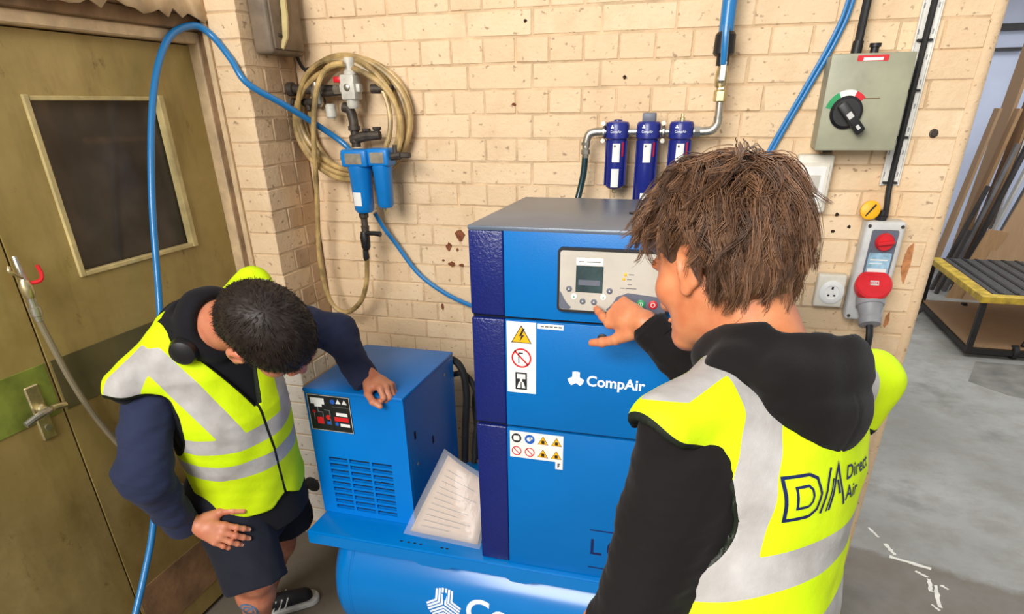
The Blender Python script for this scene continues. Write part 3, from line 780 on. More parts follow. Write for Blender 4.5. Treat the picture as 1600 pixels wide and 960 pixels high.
flats('red_icon', [rect(-1.082, -1.060, .836, .858), disc(-1.043, .860, .008), disc(-1.09, .875, .005), rect(-1.022, -.974, .850, .864)], y, M['red'], dp)
flat('pipe_lines', ribbon([(-1.075, .893), (-1.075, .876), (-1.06, .876), (-1.06, .86)], .002)+ribbon([(-1.055, .884), (-1.036, .884), (-1.036, .835)], .002)+ribbon([(-1.09, .88), (-1.09, .85)], .002)+ribbon([(-1.024, .898), (-.968, .898)], .001), y, M['grey_ink'], dp)
for x, z, yy in ((-.787, .90, -.44), (-.787, .70, -.70), (-.787, .56, -.40)): B().lathe((x, yy, z), (1, 0, 0), [(0, .005), (.002, .005), (.003, .003)], 10).build('screw', M['steel'], t)
for yy, z in ((-.70, .80), (-.57, .72)): B().box(-.789, -.7868, yy-.006, yy+.006, z-.014, z+.014, .001).build('side_slot', M['void'], t)
# ---- cables behind
t = thing('drain_hoses', 'black hoses hanging between the dryer and the compressor', 'hose', (-.7, -.3, .6))
B().tube(smooth_path([(-.86, -.325, .90), (-.80, -.325, .91), (-.765, -.325, .87), (-.755, -.325, .78), (-.765, -.325, .66), (-.775, -.325, .504)], 8), .013, 10).build('hose', M['rubber'], t)
B().tube(smooth_path([(-.86, -.30, .82), (-.78, -.295, .85), (-.735, -.295, .80), (-.725, -.295, .70), (-.735, -.31, .60), (-.735, -.335, .508)], 8), .010, 10).build('hose', M['rubber'], t)
B().tube(smooth_path([(-.70, -.29, .93), (-.72, -.27, .86), (-.75, -.26, .74), (-.745, -.27, .62), (-.74, -.29, .50)], 8), .008, 10).build('hose', M['rubber'], t)

# ---- compressor cabinet
t = thing('air_compressor', 'tall blue compressor cabinet with navy corner strip and control panel', 'compressor', (-.2, -.6, .503))
X0, X1, XN, YB = -.527, .09, -.441, -.351
core = B().box(X0+.004, X1-.004, YF+.016, YB, .505, 1.447).build('carcass', M['blue'], t)
zs = [(.506, .9505), (.9575, 1.2415), (1.2485, 1.448)]
nm = ['lower_panel', 'middle_panel', 'upper_panel']; panels = []
for (a, b_), n in zip(zs, nm):
    panels.append(B().box(XN, X1, YF, YF+.018, a, b_, .0015, 2).build(n, M['blue'], t))
    B().box(X0, XN-.0006, YF, YF+.05, a, b_, .005, 3).build('corner_trim', M['navy'], t)
B().box(X0+.002, X1-.002, YF+.012, YF+.02, .506, 1.44).build('seam_backing', M['void'], t)
lid = B().box(X0-.001, X1+.001, YF-.001, YB-.002, 1.446, 1.4575, .004, 2).build('lid', M['lid'], t)
B().lathe((-.17, -.62, 1.4575), (0, 0, 1), [(0, .018), (.003, .018), (.004, .012)], 18).build('lifting_plug', M['black'], lid)
# control panel
cp = B().prism(rrect(-.311, -.060, 1.274, 1.4185, .010), YF-.012, YF+.002).build('control_panel', M['black'], t)
y = YF-.012
flat('fascia', [rrect(-.305, -.066, 1.280, 1.4125, .007)], y, M['silver'], cp, .0012)
y -= .0012
arcp = [(-.3045, 1.281), (-.281, 1.281)] + [(-.237+.066*math.cos(math.radians(a)), 1.338+.066*math.sin(math.radians(a))) for a in range(232, 195, -8)] + [(-.3045, 1.322)]
flat('slate_corner', [arcp], y, M['panel_grey'], cp)
arcr = [(-.194, 1.281), (-.0665, 1.281), (-.0665, 1.319), (-.150, 1.326)] + [(-.237+.066*math.cos(math.radians(a)), 1.338+.066*math.sin(math.radians(a))) for a in (340, 332, 324, 316, 308)]
flat('slate_corner', [arcr], y, M['panel_grey'], cp)
flat('label_strip', [rect(-.268, -.208, 1.383, 1.398)], y, M['white'], cp)
flats('label_print', [rect(-.262, -.25, 1.389, 1.391), rect(-.245, -.214, 1.389, 1.391)], y-.0006, M['grey_ink'], cp)
B().prism(rect(-.268, -.207, 1.322, 1.381), y-.0012, y).build('screen', M['screen'], cp)
flat('screen_row', [rect(-.262, -.213, 1.338+k*.0, 1.350) for k in (0,)], y-.0013, M['panel_grey'], cp, .0002)
for (x, z), m in zip([(-.283, 1.328), (-.271, 1.311), (-.251, 1.301), (-.225, 1.301), (-.204, 1.313), (-.191, 1.328)], ['panel_grey', 'white', 'panel_grey', 'panel_grey', 'white', 'panel_grey']):
    bt = B().lathe((x, y+.0002, z), (0, -1, 0), [(0, .0068), (.0014, .0068), (.002, .005)], 18).build('button', M[m], cp)
    flat('button_icon', [tri(x, z, .0028)], y-.0022, M['offwhite'] if m == 'panel_grey' else M['green_btn'], bt, .0003)
for x, z in ((-.158, 1.366), (-.161, 1.356)): B().ball((x, y, z), .0036, .0016, .0036, 6).build('indicator_lamp', M['yellow'], cp)
flats('lamp_text', [rect(-.151, -.139, 1.3655, 1.3675), rect(-.154, -.144, 1.355, 1.357), rect(-.152, -.142, 1.344, 1.346), rect(-.168, -.158, 1.335, 1.337), rect(-.156, -.132, 1.335, 1.337)], y, M['grey_ink'], cp, .0003)
for x, m, nme in ((-.120, 'green_btn', 'start_button'), (-.093, 'red', 'stop_button')):
    bt = B().lathe((x, y, 1.303), (0, -1, 0), [(0, .0095), (.002, .0095), (.0026, .008)], 22).build(nme, M[m], cp)
    flat('button_icon', ring(x, 1.303, .0052, .0015) if nme == 'stop_button' else [rect(x-.0008, x+.0008, 1.298, 1.308)]+ring(x, 1.303, .005, .0012), y-.0026, M['white'], bt, .0003)
# warning label
def P(y0=0): return YF-.0006-y0
lb = flat('warning_label', [rect(-.437, -.363, 1.053, 1.238)], YF, M['white'], panels[1], .0008)
y = YF-.0008
flat('warning_triangle', [tri(-.400, 1.200, .030)], y, M['ink'], lb, .0003); flat('warning_triangle', [tri(-.400, 1.200, .0262)], y-.0003, M['yellow'], lb, .0003)
flat('bolt_sign', [[(-.396, 1.222), (-.406, 1.202), (-.400, 1.203), (-.405, 1.188), (-.392, 1.206), (-.399, 1.205), (-.391, 1.222)]], y-.0006, M['ink'], lb, .0003)
flat('no_entry_ring', ring(-.400, 1.146, .0255, .0042)+ribbon([(-.418, 1.164), (-.382, 1.128)], .004), y, M['red'], lb, .0003)
flat('no_entry_figure', [rect(-.408, -.4055, 1.132, 1.160), rect(-.408, -.396, 1.157, 1.160)], y-.0001, M['ink'], lb, .0002)
flat('instruction_square', [rect(-.416, -.386, 1.062, 1.108)], y, M['ink'], lb, .0003)
flats('instruction_figure', [rect(-.412, -.390, 1.091, 1.104), [(-.412, 1.066), (-.403, 1.066), (-.4025, 1.083), (-.407, 1.083)], [(-.3995, 1.066), (-.390, 1.066), (-.395, 1.083), (-.400, 1.083)], rect(-.404, -.398, 1.083, 1.091)], y-.0003, M['white'], lb, .0003)
wl = flat('white_label', [rect(-.359, -.296, 1.2245, 1.237)], YF, M['white'], panels[1], .0006); flats('label_print', [rect(-.352+.011*k, -.344+.011*k, 1.229, 1.2325) for k in range(5)], YF-.0006, M['grey_ink'], wl, .0003)
# brand on the middle panel
V = three_arm_logo(.0205, (.12, .34), .22)
flat('logo', [[(-.262+a, 1.104+b) for a, b in q] for q in V], YF, M['logo_white'], panels[1], .0006)
print_text('lettering', 'CompAir', -.236, 1.101, YF-.0006, .0375, M['logo_white'], panels[1], .0009, .98)
# safety label on the lower panel
lb = flat('safety_label', [rect(-.433, -.289, .864, .942)], YF, M['white'], panels[0], .0008)
for r in range(2):
    for c in range(4):
        x = -.415+c*.036; z = .922-r*.0385
        if c >= 2:
            flat('warning_triangle', [tri(x, z-.003, .0165)], y, M['ink'], lb, .0003); flat('warning_triangle', [tri(x, z-.003, .0143)], y-.0003, M['yellow'], lb, .0003)
            flat('warning_sign', [rect(x-.004, x+.004, z-.008, z+.001)], y-.0006, M['ink'], lb, .0003)
        elif r == 0:
            flat('mandatory_disc', [disc(x, z, .0135)], y, M['sign_blue' if c else 'ink'], lb, .0003); flat('mandatory_figure', [rrect(x-.008, x+.008, z-.007, z+.007, .003)] if c == 0 else [disc(x-.002, z, .006, 10), rect(x, x+.008, z+.001, z+.006)], y-.0003, M['white'], lb, .0003)
        else: flat('prohibition_ring', ring(x, z, .0135, .0026)+ribbon([(x-.009, z+.009), (x+.009, z-.009)], .0026), y, M['red'], lb, .0003)
wl = flat('tag_label', [rect(-.309, -.289, .8425, .8635)], YF, M['white'], panels[0], .0006); flats('tag_mark', [rect(-.303, -.300, .848, .860), rect(-.300, -.296, .857, .860), rect(-.300, -.297, .852, .8545)], YF-.0006, M['ink'], wl, .0003)
print_text('model_lettering', 'L', -.2085, .605, YF-.0006, .075, M['navy_ink'], panels[0], .0004)
print_text('model_lettering', '0', -.160, .605, YF-.0006, .075, M['navy_ink'], panels[0], .0004)
flats('model_rule', [rect(-.208, .02, .6625, .6660), rect(-.208, .02, .5350, .5385)], YF, M['navy_ink'], panels[0], .0006)
B().lathe((-.203, YF, 1.212), (0, -1, 0), [(0, .012), (.003, .012), (.004, .009)], 18).build('panel_lock', M['black'], panels[1])

# ---- manual in a plastic sleeve, leaning in the corner
t = thing('manual_in_sleeve', 'printed manual in a clear plastic sleeve leaning beside the dryer', 'manual', (-.66, -.75, .504))
A = Vector((-.795, -.806, .506)); Bq = Vector((-.545, -.800, .508)); Cq = Vector((-.700, -.69, .735)); 
def sheet(name, corners, m, nx=8, nz=8, bend=.012, th=.0012, off=0):
    a, b_, c, d = [Vector(p) for p in corners]; bm = bmesh.new(); g = []
    nrm = (b_-a).cross(d-a).normalized()
    for j in range(nz+1):
        r = []
        for i in range(nx+1):
            u, v = i/nx, j/nz; p = (a*(1-u)+b_*u)*(1-v)+(d*(1-u)+c*u)*v
            r.append(bm.verts.new(p+nrm*(off+bend*math.sin(u*math.pi)*math.sin(v*2.2)+.002*math.sin(9*u+5*v))))
        g.append(r)
    for j in range(nz):
        for i in range(nx): bm.faces.new((g[j][i], g[j][i+1], g[j+1][i+1], g[j+1][i]))
    me = bpy.data.meshes.new('m'); bm.to_mesh(me); bm.free(); o = link(name, me, m, t); o.modifiers.new('s', 'SOLIDIFY').thickness = th; return o
pg = sheet('paper', [(-.785, -.803, .512), (-.556, -.815, .512), (-.551, -.70, .66), (-.690, -.685, .735)], M['paper'], th=.006)
for k in range(11):
    v = .10+k*.075
    L = Vector((-.785, -.803, .512)).lerp(Vector((-.690, -.685, .735)), v); R_ = Vector((-.556, -.815, .512)).lerp(Vector((-.551, -.70, .66)), v)
    a = L.lerp(R_, .12); b_ = L.lerp(R_, .55+.35*((k*7) % 5)/5); n = Vector((.2, -.78, .55)).normalized()*.013
    B().tube([a+n*.5, a.lerp(b_, .5)+n*1.1, b_+n*.7], .0011, 4).build('print_line', M['grey_ink'], pg)
sheet('sleeve', [(-.800, -.812, .506), (-.541, -.826, .506), (-.539, -.70, .68), (-.698, -.68, .755)], M['sleeve'], th=.0008, off=.012, bend=.016)

# ================================================================== WALL-MOUNTED THINGS
# ---- grimy cast junction box on the pier
t = thing('junction_box', 'grimy cast metal junction box high on the pier', 'box', (-1.42, -.13, 1.95))
jb = B().box(-1.462, -1.392, -.222, -.035, 1.853, 2.06, .012, 3).build('box_body', M['jbox'], t)
B().box(-1.394, -1.384, -.212, -.045, 1.866, 2.06, .006, 2).build('cover', M['jbox'], t)
B().tube([(-1.384, -.18, 1.868), (-1.376, -.165, 1.90), (-1.376, -.15, 1.96), (-1.380, -.14, 2.05)], [.006, .010, .011, .011], 8).build('cover_rib', M['bead'], jb)
B().lathe((-1.384, -.185, 1.905), (1, 0, 0), [(0, .006), (.004, .006), (.006, .003)], 10).build('screw', M['iron'], t)
B().tube(smooth_path([(-1.42, -.045, 1.855), (-1.418, -.03, 1.83), (-1.41, -.02, 1.815), (-1.395, -.018, 1.82)], 4), .006, 8).build('cable_stub', M['rubber'], t)

# ---- iron pipework with regulator
t = thing('regulator_pipework', 'old dark iron pipework with pale regulator inside the hose coil', 'pipework', (-1.2, -.06, 1.7))
B().tube([(-1.455, -.075, 1.757), (-1.36, -.075, 1.755), (-1.26, -.075, 1.752)], .0145, 14).build('pipe', M['iron'], t)
B().tube([(-1.135, -.075, 1.752), (-1.06, -.07, 1.750)], .0145, 14).build('pipe', M['iron'], t)
B().lathe((-1.452, -.075, 1.7565), (1, 0, 0), [(0, .022), (.02, .022), (.022, .016)], 14).build('pipe_collar', M['iron'], t)
B().tube(smooth_path([(-1.465, -.05, 1.712), (-1.42, -.05, 1.716), (-1.37, -.055, 1.716), (-1.33, -.06, 1.722)], 4), .0125, 12).build('pipe', M['iron'], t)
B().lathe((-1.478, -.05, 1.712), (1, 0, 0), [(0, .018), (.03, .018)], 8).build('pipe_plug', M['iron'], t)
B().tube([(-1.40, -.05, 1.716), (-1.395, -.055, 1.69)], .009, 10).build('tee_branch', M['iron'], t)
r = B().box(-1.228, -1.176, -.118, -.062, 1.720, 1.795, .006, 2).box(-1.24, -1.164, -.104, -.076, 1.742, 1.768, .005, 2).build('regulator_body', M['reg'], t)
B().lathe((-1.199, -.09, 1.795), (0, 0, 1), [(0, .022), (.008, .022), (.012, .019), (.042, .0185), (.048, .016)], 20).build('adjusting_knob', M['reg'], r)
B().lathe((-1.202, -.09, 1.720), (0, 0, -1), [(0, .021), (.018, .020), (.026, .014)], 18).build('regulator_base', M['reg'], r)
B().lathe((-1.202, -.118, 1.757), (0, -1, 0), [(0, .011), (.004, .011), (.006, .008)], 16).build('gauge_port', M['steel'], r)
B().lathe((-1.246, -.085, 1.752), (1, 0, 0), [(-.022, .015), (0, .015), (.01, .018)], 6).build('hex_coupling', M['steel'], t)
B().box(-1.262, -1.232, -.10, -.075, 1.772, 1.790, .004, 2).build('red_tap', M['red'], t)
v = B().lathe((-1.338, -.085, 1.700), (0, 0, 1), [(0, .010), (.01, .020), (.05, .020), (.06, .012), (.075, .010)], 16).build('lubricator_bowl', M['steel'], t)
B().lathe((-1.292, -.085, 1.664), (0, 0, 1), [(0, .012), (.006, .018), (.040, .018), (.046, .012)], 16).build('filter_bowl', M['reg'], t)
B().rod((-1.335, -.08, 1.74), (-1.25, -.08, 1.745), .011).build('pipe', M['iron'], t)
B().tube(smooth_path([(-1.245, -.08, 1.70), (-1.222, -.08, 1.69), (-1.214, -.08, 1.66), (-1.213, -.08, 1.63)], 5), .0165, 12).build('elbow', M['iron'], t)
B().lathe((-1.213, -.08, 1.575), (0, 0, 1), [(0, .016), (.012, .016), (.014, .021), (.03, .021), (.034, .015), (.05, .015), (.052, .021), (.066, .021)], 14).build('union', M['iron'], t)
B().tube([(-1.225, -.085, 1.598), (-1.17, -.085, 1.610), (-1.115, -.085, 1.612)], [.016, .017, .014], 10).build('cross_pipe', M['iron'], t)
for x, z in ((-1.165, 1.615), (-1.125, 1.62)): B().lathe((x, -.085, z-.006), (0, 0, 1), [(0, .012), (.012, .010), (.016, .015), (.024, .015)], 10).build('valve_stem', M['iron'], t)
# ---- two small blue filters
def small_filter(x, yc, ztop, h, r, label, face):
    t = thing('inline_filter', label, 'filter', (x, yc, ztop-h), 'small blue filters on the old pipework')
    B().box(x-r*1.1, x+r*1.1, yc-r*.95, yc+r*.95, ztop-.055, ztop, .008, 3).build('filter_head', M['filter_blue'], t)
    bw = B().lathe((x, yc, ztop-h), (0, 0, 1), [(0, r*.62), (.01, r*.78), (h-.075, r*.90), (h-.06, r*.98), (h-.052, r*.98)], 28).build('filter_bowl', M['filter_blue'], t)
    B().prism(rrect(x-r*.7, x+r*.7, ztop-.045, ztop-.012, .003), yc-r*.95-.0015, yc-r*.95).build('badge', M['steel'], t)
    return t, bw
t, bw = small_filter(-1.176, -.140, 1.572, .205, .044, 'larger blue filter with white label under the regulator', 1)
o = B()
for k in range(6):
    a0 = math.radians(-128+k*9); a1 = math.radians(-128+(k+1)*9)
    vs = [o.bm.verts.new((-1.176+.0372*math.cos(a), -.140+.0372*math.sin(a), z)) for a, z in ((a0, 1.392), (a1, 1.392), (a1, 1.436), (a0, 1.436))]; o.bm.faces.new(vs)
o.build('data_label', M['white'], bw)
B().lathe((-1.228, -.140, 1.548), (-1, 0, 0), [(0, .018), (.006, .018), (.008, .013), (.014, .013)], 16).build('port_plug', M['steel'], t)
t2, bw2 = small_filter(-1.094, -.135, 1.575, .190, .036, 'smaller blue filter on the right of the pair below the coil', 1)
B().lathe((-1.098, -.135, 1.362), (0, 0, 1), [(0, .006), (.012, .006), (.014, .010), (.024, .010)], 10).build('drain_nipple', M['brass'], t2)
B().tube([(-1.064, -.135, 1.548), (-1.02, -.135, 1.552)], .013, 10).tube([(-1.04, -.135, 1.55), (-1.04, -.135, 1.585)], .008, 8).box(-1.02, -.985, -.145, -.125, 1.545, 1.562, .003).build('outlet_tap', M['iron'], t2)
t = thing('drain_valve', 'black drain valve hanging under the larger blue filter', 'valve', (-1.185, -.140, 1.19))
B().lathe((-1.183, -.140, 1.300), (0, 0, 1), [(0, .013), (.02, .015), (.022, .012), (.045, .012), (.05, .017), (.066, .017)], 12).build('union', M['iron'], t)
B().lathe((-1.188, -.140, 1.235), (0, 0, 1), [(0, .011), (.01, .016), (.045, .018), (.065, .014)], 12).build('valve_body', M['black'], t)
B().tube([(-1.18, -.145, 1.295), (-1.145, -.150, 1.297), (-1.118, -.152, 1.295)], [.008, .008, .010], 8).build('valve_lever', M['black'], t)
B().lathe((-1.192, -.140, 1.196), (0, 0, 1), [(0, .009), (.012, .012), (.04, .010)], 10).build('hose_tail', M['black'], t)
# ---- coil of hose
t = thing('hose_coil', 'coil of yellowed clear hose hung on the wall pipework', 'hose', (-1.23, -.1, 1.66))
cx, cz = -1.232, 1.660
loops = [(.216, .192, 0, 0, -.040), (.207, .186, .008, .004, -.060), (.196, .178, -.008, .004, -.076), (.188, .184, .012, -.006, -.030), (.176, .168, -.014, .010, -.085), (.205, .170, -.004, -.018, -.088), (.190, .188, -.010, -.002, -.050)]
for i, (rx, rz, ox, oz, yy) in enumerate(loops):
    pts = [(cx+ox+(rx+.004*math.sin(3*a+i))*math.cos(a), yy+.008*math.sin(2*a+i*1.7), cz+oz+(rz+.004*math.cos(2*a+i*2))*math.sin(a)) for a in [2*math.pi*k/56 for k in range(56)]]
    B().tube(pts, .0088, 9, closed=True).build('hose_loop', M['hose_tan'], t)
B().tube(smooth_path([(-1.20, -.125, 1.825), (-1.262, -.130, 1.812), (-1.312, -.13, 1.745), (-1.345, -.13, 1.62), (-1.372, -.12, 1.43), (-1.400, -.115, 1.25), (-1.405, -.115, 1.11), (-1.378, -.115, 1.012), (-1.320, -.115, .985), (-1.255, -.115, 1.03), (-1.208, -.135, 1.11), (-1.190, -.140, 1.205)], 8), .0092, 10).build('hose_tail', M['hose_tan'], t)
# ---- blue hose looping over the door
o = B().tube(smooth_path([(-1.56, -1.215, .28), (-1.565, -1.11, .41), (-1.565, -1.02, .55), (-1.585, -.90, .78), (-1.595, -.79, 1.0), (-1.60, -.73, 1.17), (-1.602, -.645, 1.48), (-1.602, -.545, 1.736), (-1.60, -.44, 1.88), (-1.585, -.34, 1.925), (-1.555, -.297, 1.905), (-1.50, -.297, 1.84), (-1.455, -.295, 1.77), (-1.39, -.20, 1.705), (-1.33, -.07, 1.625), (-1.28, -.04, 1.58), (-1.245, -.05, 1.545)], 10), .0102, 12).build('air_hose', M['hose_blue'])
tag(o, 'thick blue air hose looping over the top of the olive door', 'hose')
o = B().tube(smooth_path([(-1.172, -.075, 1.355), (-1.155, -.05, 1.30), (-1.118, -.03, 1.235), (-1.04, -.025, 1.13), (-.93, -.03, 1.06), (-.80, -.05, 1.020), (-.66, -.08, 1.0), (-.53, -.12, .99)], 10), .0085, 10).build('air_hose', M['hose_blue'])
tag(o, 'thin blue air hose sagging from the blue filters to the compressor', 'hose')

# ---- three navy filters
def navy_filter(x, h, label, top):
    yc = -.085; zt = 1.650
    t = thing('line_filter', label, 'filter', (x, yc, zt-h), 'navy line filters above the compressor')
    hd = B().lathe((x, yc, 1.597), (0, 0, 1), [(0, .030), (.006, .0365), (.042, .0365), (.050, .033), (.053, .020)], 28).build('filter_head', M['filter_navy'], t)
    bd = B().lathe((x, yc, zt-h), (0, 0, 1), [(0, .018), (.006, .027), (.012, .0295), (h-.056, .0305), (h-.05, .0305)], 28).build('filter_body', M['filter_navy'], t)
    B().box(x-.0335, x-.0285, yc-.012, yc+.012, zt-h+.01, 1.597, .002).build('body_fin', M['filter_navy'], bd)
    B().box(x+.0285, x+.0335, yc-.012, yc+.012, zt-h+.01, 1.597, .002).build('body_fin', M['filter_navy'], bd)
    def lab(nm, z0, z1, m, a0=-106, a1=-62, n=6):
        b = B(); k = .0309 if z1 < 1.597 else .0369
        for i in range(n):
            b0 = math.radians(a0+(a1-a0)*i/n); b1 = math.radians(a0+(a1-a0)*(i+1)/n)
            b.bm.faces.new([b.bm.verts.new((x+k*math.cos(a), yc+k*math.sin(a), z)) for a, z in ((b0, z0), (b1, z0), (b1, z1), (b0, z1))])
        return b.build(nm, m, bd)
    l = lab('upper_label', 1.535, 1.588, M['white']); lab('label_print', 1.578, 1.584, M['ink'], -98, -86, 2); lab('red_stripe', 1.552, 1.592, M['red'], -50, -38, 2)
    lab('lower_label', 1.462 if h < .21 else zt-h+.004, 1.516 if h < .21 else zt-h+.046, M['white'])
    v, f = text2d('CompAir', .0100, .0001)
    link('lettering', pm([(x+.0372*math.sin((-.018+a*.92)/.0372), yc-.0372*math.cos((-.018+a*.92)/.0372), 1.621+b_) for a, b_ in v], f), M['logo_white'], hd, None)
    V = three_arm_logo(.0055, (.2,), .4)
    link('logo_mark', pm([(x+.0372*math.sin((-.012+a)/.0372), yc-.0372*math.cos((-.012+a)/.0372), 1.634+b_) for q in V for a, b_ in q], [tuple(range(4*i, 4*i+4)) for i in range(len(V))]), M['logo_white'], hd, None)
    if top == 'block': B().box(x-.020, x+.020, yc-.018, yc+.018, 1.645, 1.672, .004, 2).build('gauge_block', M['panel_grey'], t)
    elif top == 'brass': B().lathe((x, yc, 1.648), (0, 0, 1), [(0, .008), (.01, .008), (.012, .005), (.02, .005)], 10).build('vent_screw', M['brass'], t)
    else: B().lathe((x, yc, 1.648), (0, 0, 1), [(0, .014), (.005, .013), (.007, .004)], 14).build('cap', M['filter_navy'], t)
    if h < .21: B().lathe((x, yc, zt-h-.028), (0, 0, 1), [(0, .004), (.014, .004), (.016, .008), (.03, .009)], 10).build('drain_nipple', M['brass'], t)
    return t
navy_filter(-.301, .195, 'left navy line filter with drain nipple hanging clear of the cabinet', 'cap')
navy_filter(-.206, .250, 'middle navy line filter with grey block on its head', 'block')
navy_filter(-.108, .250, 'right navy line filter nearest the steel riser pipe', 'brass')
t = thing('filter_pipework', 'galvanised pipe, unions and elbows joining the navy filters', 'pipework', (-.2, -.085, 1.55))
for a, b_ in ((-.268, -.242), (-.172, -.144)):
    B().rod((a, -.085, 1.620), (b_, -.085, 1.620), .010).build('nipple', M['steel'], t)
for x in (-.342, -.160): 
    c = B().lathe((x-.006, -.085, 1.620), (1, 0, 0), [(0, .013), (.003, .019), (.009, .019), (.012, .013)], 14).build('clamp', M['steel'], t)
    for z in (-.024, .024): B().lathe((x, -.100, 1.62+z), (0, -1, 0), [(-.03, .005), (.0, .005), (.004, .007), (.01, .007)], 8).build('clamp_bolt', M['steel'], c)
B().tube(smooth_path([(-.335, -.085, 1.620), (-.366, -.085, 1.620), (-.388, -.085, 1.614), (-.397, -.085, 1.596), (-.399, -.085, 1.575)], 5), .0125, 14).build('elbow', M['steel'], t)
B().lathe((-.400, -.085, 1.545), (0, 0, 1), [(0, .011), (.01, .011), (.011, .015), (.024, .015), (.026, .011), (.036, .011), (.038, .015), (.046, .015)], 8).build('hose_union', M['steel'], t)
B().tube(smooth_path([(-.072, -.085, 1.620), (-.040, -.085, 1.620), (-.018, -.085, 1.624), (-.006, -.085, 1.640), (-.005, -.085, 1.66)], 5), .0135, 14).build('elbow', M['steel'], t)
B().rod((-.005, -.085, 1.655), (-.006, -.085, 1.705), .011).build('nipple', M['steel'], t)
B().lathe((-.068, -.085, 1.62), (1, 0, 0), [(0, .016), (.016, .016)], 6).build('hex_nut', M['steel'], t)
o = B().tube(smooth_path([(-.400, -.085, 1.55), (-.403, -.085, 1.50), (-.414, -.09, 1.44), (-.43, -.11, 1.36), (-.44, -.16, 1.25), (-.43, -.25, 1.15), (-.42, -.36, 1.1)], 8), .0105, 12).build('dark_hose', M['hose_dark']); tag(o, 'dark green hose dropping behind the cabinet from the left elbow', 'hose')
t = thing('riser_valve', 'steel ball valve with blue lever on the riser pipe', 'valve', (-.01, -.085, 1.70))
B().lathe((-.007, -.085, 1.698), (0, 0, 1), [(0, .014), (.003, .019), (.028, .019), (.032, .014), (.044, .013)], 6).build('hex_union', M['brass'], t)
B().lathe((-.010, -.085, 1.735), (0, 0, 1), [(0, .013), (.004, .017), (.022, .018), (.040, .017), (.046, .014), (.062, .013)], 18).build('valve_body', M['brass'], t)
B().lathe((-.010, -.098, 1.757), (0, -1, 0), [(0, .012), (.008, .011), (.012, .008), (.022, .008)], 12).build('valve_stem', M['steel'], t)
B().box(-.017, .001, -.128, -.120, 1.750, 1.800, .002).build('lever_root', M['steel'], t)
B().tube([(-.009, -.124, 1.792), (-.010, -.130, 1.82), (-.012, -.132, 1.85), (-.014, -.130, 1.885)], [.0085, .0095, .0095, .0095], 10).build('lever_grip', M['hose_blue'], t)
t = thing('riser_pipe', 'blue aluminium riser pipe with black coupling running up the wall', 'pipe', (-.01, -.085, 1.79))
B().lathe((-.012, -.085, 1.790), (0, 0, 1), [(0, .018), (.022, .018), (.024, .024), (.030, .030), (.075, .028), (.082, .022)], 22).build('coupling', M['black'], t)
B().rod((-.012, -.085, 1.865), (-.014, -.085, 2.62), .0205, None, 22).build('pipe', M['hose_blue'], t)
for z in (2.1, 2.5): B().box(-.036, .008, -.09, 0, z, z+.02, .003).build('pipe_clip', M['black'], t)

# ---- thin blue twin hose at right
for i, dx in enumerate((0, .013)):
    o = B().tube(smooth_path([(.300+dx, -.014, 2.4), (.304+dx, -.014, 2.1), (.299+dx, -.014, 1.945), (.277+dx, -.014, 1.853), (.225+dx*.9, -.014, 1.727), (.160+dx*.8, -.014, 1.574), (.13+dx*.7, -.02, 1.48), (.12+dx*.6, -.05, 1.36), (.125+dx*.6, -.1, 1.25)], 8), .0058, 8).build('air_tube', M['hose_blue'])
    tag(o, ['left', 'right'][i] + ' tube of the thin blue pair slanting down beside the switch box', 'tube', 'thin blue tubes by the switch box')
# ---- isolator
t = thing('isolator_switch', 'grey green isolator box with big black rotary handle', 'switch', (.37, -.07, 1.57))
bx = B().box(.272, .473, -.118, 0, 1.573, 1.806, .003).build('enclosure', M['iso_box'], t)
B().box(.270, .475, -.132, -.119, 1.572, 1.808, .003, 2).build('enclosure_door', M['iso_box'], t)
flat('red_label', [rrect(.334, .410, 1.789, 1.803, .002)], -.132, M['red'], t); flat('label_panel', [rect(.349, .397, 1.7905, 1.7975)], -.1326, M['white'], t)
def arc(x, z, r0, r1, a0, a1, n=8): return [[(x+r*math.cos(math.radians(a)), z+r*math.sin(math.radians(a))) for r, a in ((r0, a0+(a1-a0)*k/n), (r1, a0+(a1-a0)*k/n), (r1, a0+(a1-a0)*(k+1)/n), (r0, a0+(a1-a0)*(k+1)/n))] for k in range(n)]
flat('dial_white', arc(.332, 1.668, .040, .055, 70, 118), -.132, M['white'], t); flat('dial_green', arc(.332, 1.668, .040, .055, 118, 168), -.132, M['green_btn'], t); flat('dial_red', arc(.332, 1.668, .040, .055, 40, 70), -.132, M['red'], t)
rd = B().lathe((.332, -.132, 1.668), (0, -1, 0), [(0, .041), (.010, .041), (.014, .036), (.016, .034)], 32).build('rotary_disc', M['black'], t)
Mh = Matrix.Translation((.332, -.148, 1.668)) @ Matrix.Rotation(math.radians(48), 4, 'Y')
B().box(-.030, .066, -.026, 0, -.0125, .0125, .005, 2, Mh).build('rotary_handle', M['black'], t)
B().box(.002, .018, -.0275, -.0255, -.007, .007, 0, 1, Mh).box(.042, .054, -.0275, -.0255, -.004, .004, 0, 1, Mh).build('handle_insert', M['pale_grey'], t)
flat('lower_print', [rect(.362, .410, 1.7, 1.7025)], -.132, M['frame_dark'], t, .0003)
B().lathe((.383, -.06, 1.806), (0, 0, 1), [(0, .011), (.018, .011), (.019, .015), (.028, .015)], 12).build('gland', M['black'], t)
for x in (.30, .44): B().lathe((x, -.06, 1.806), (0, 0, 1), [(0, .004), (.006, .004)], 8).build('stud', M['iron'], t)
B().box(.30, .325, -.08, -.05, 1.562, 1.574, .002).build('hinge', M['iron'], t)
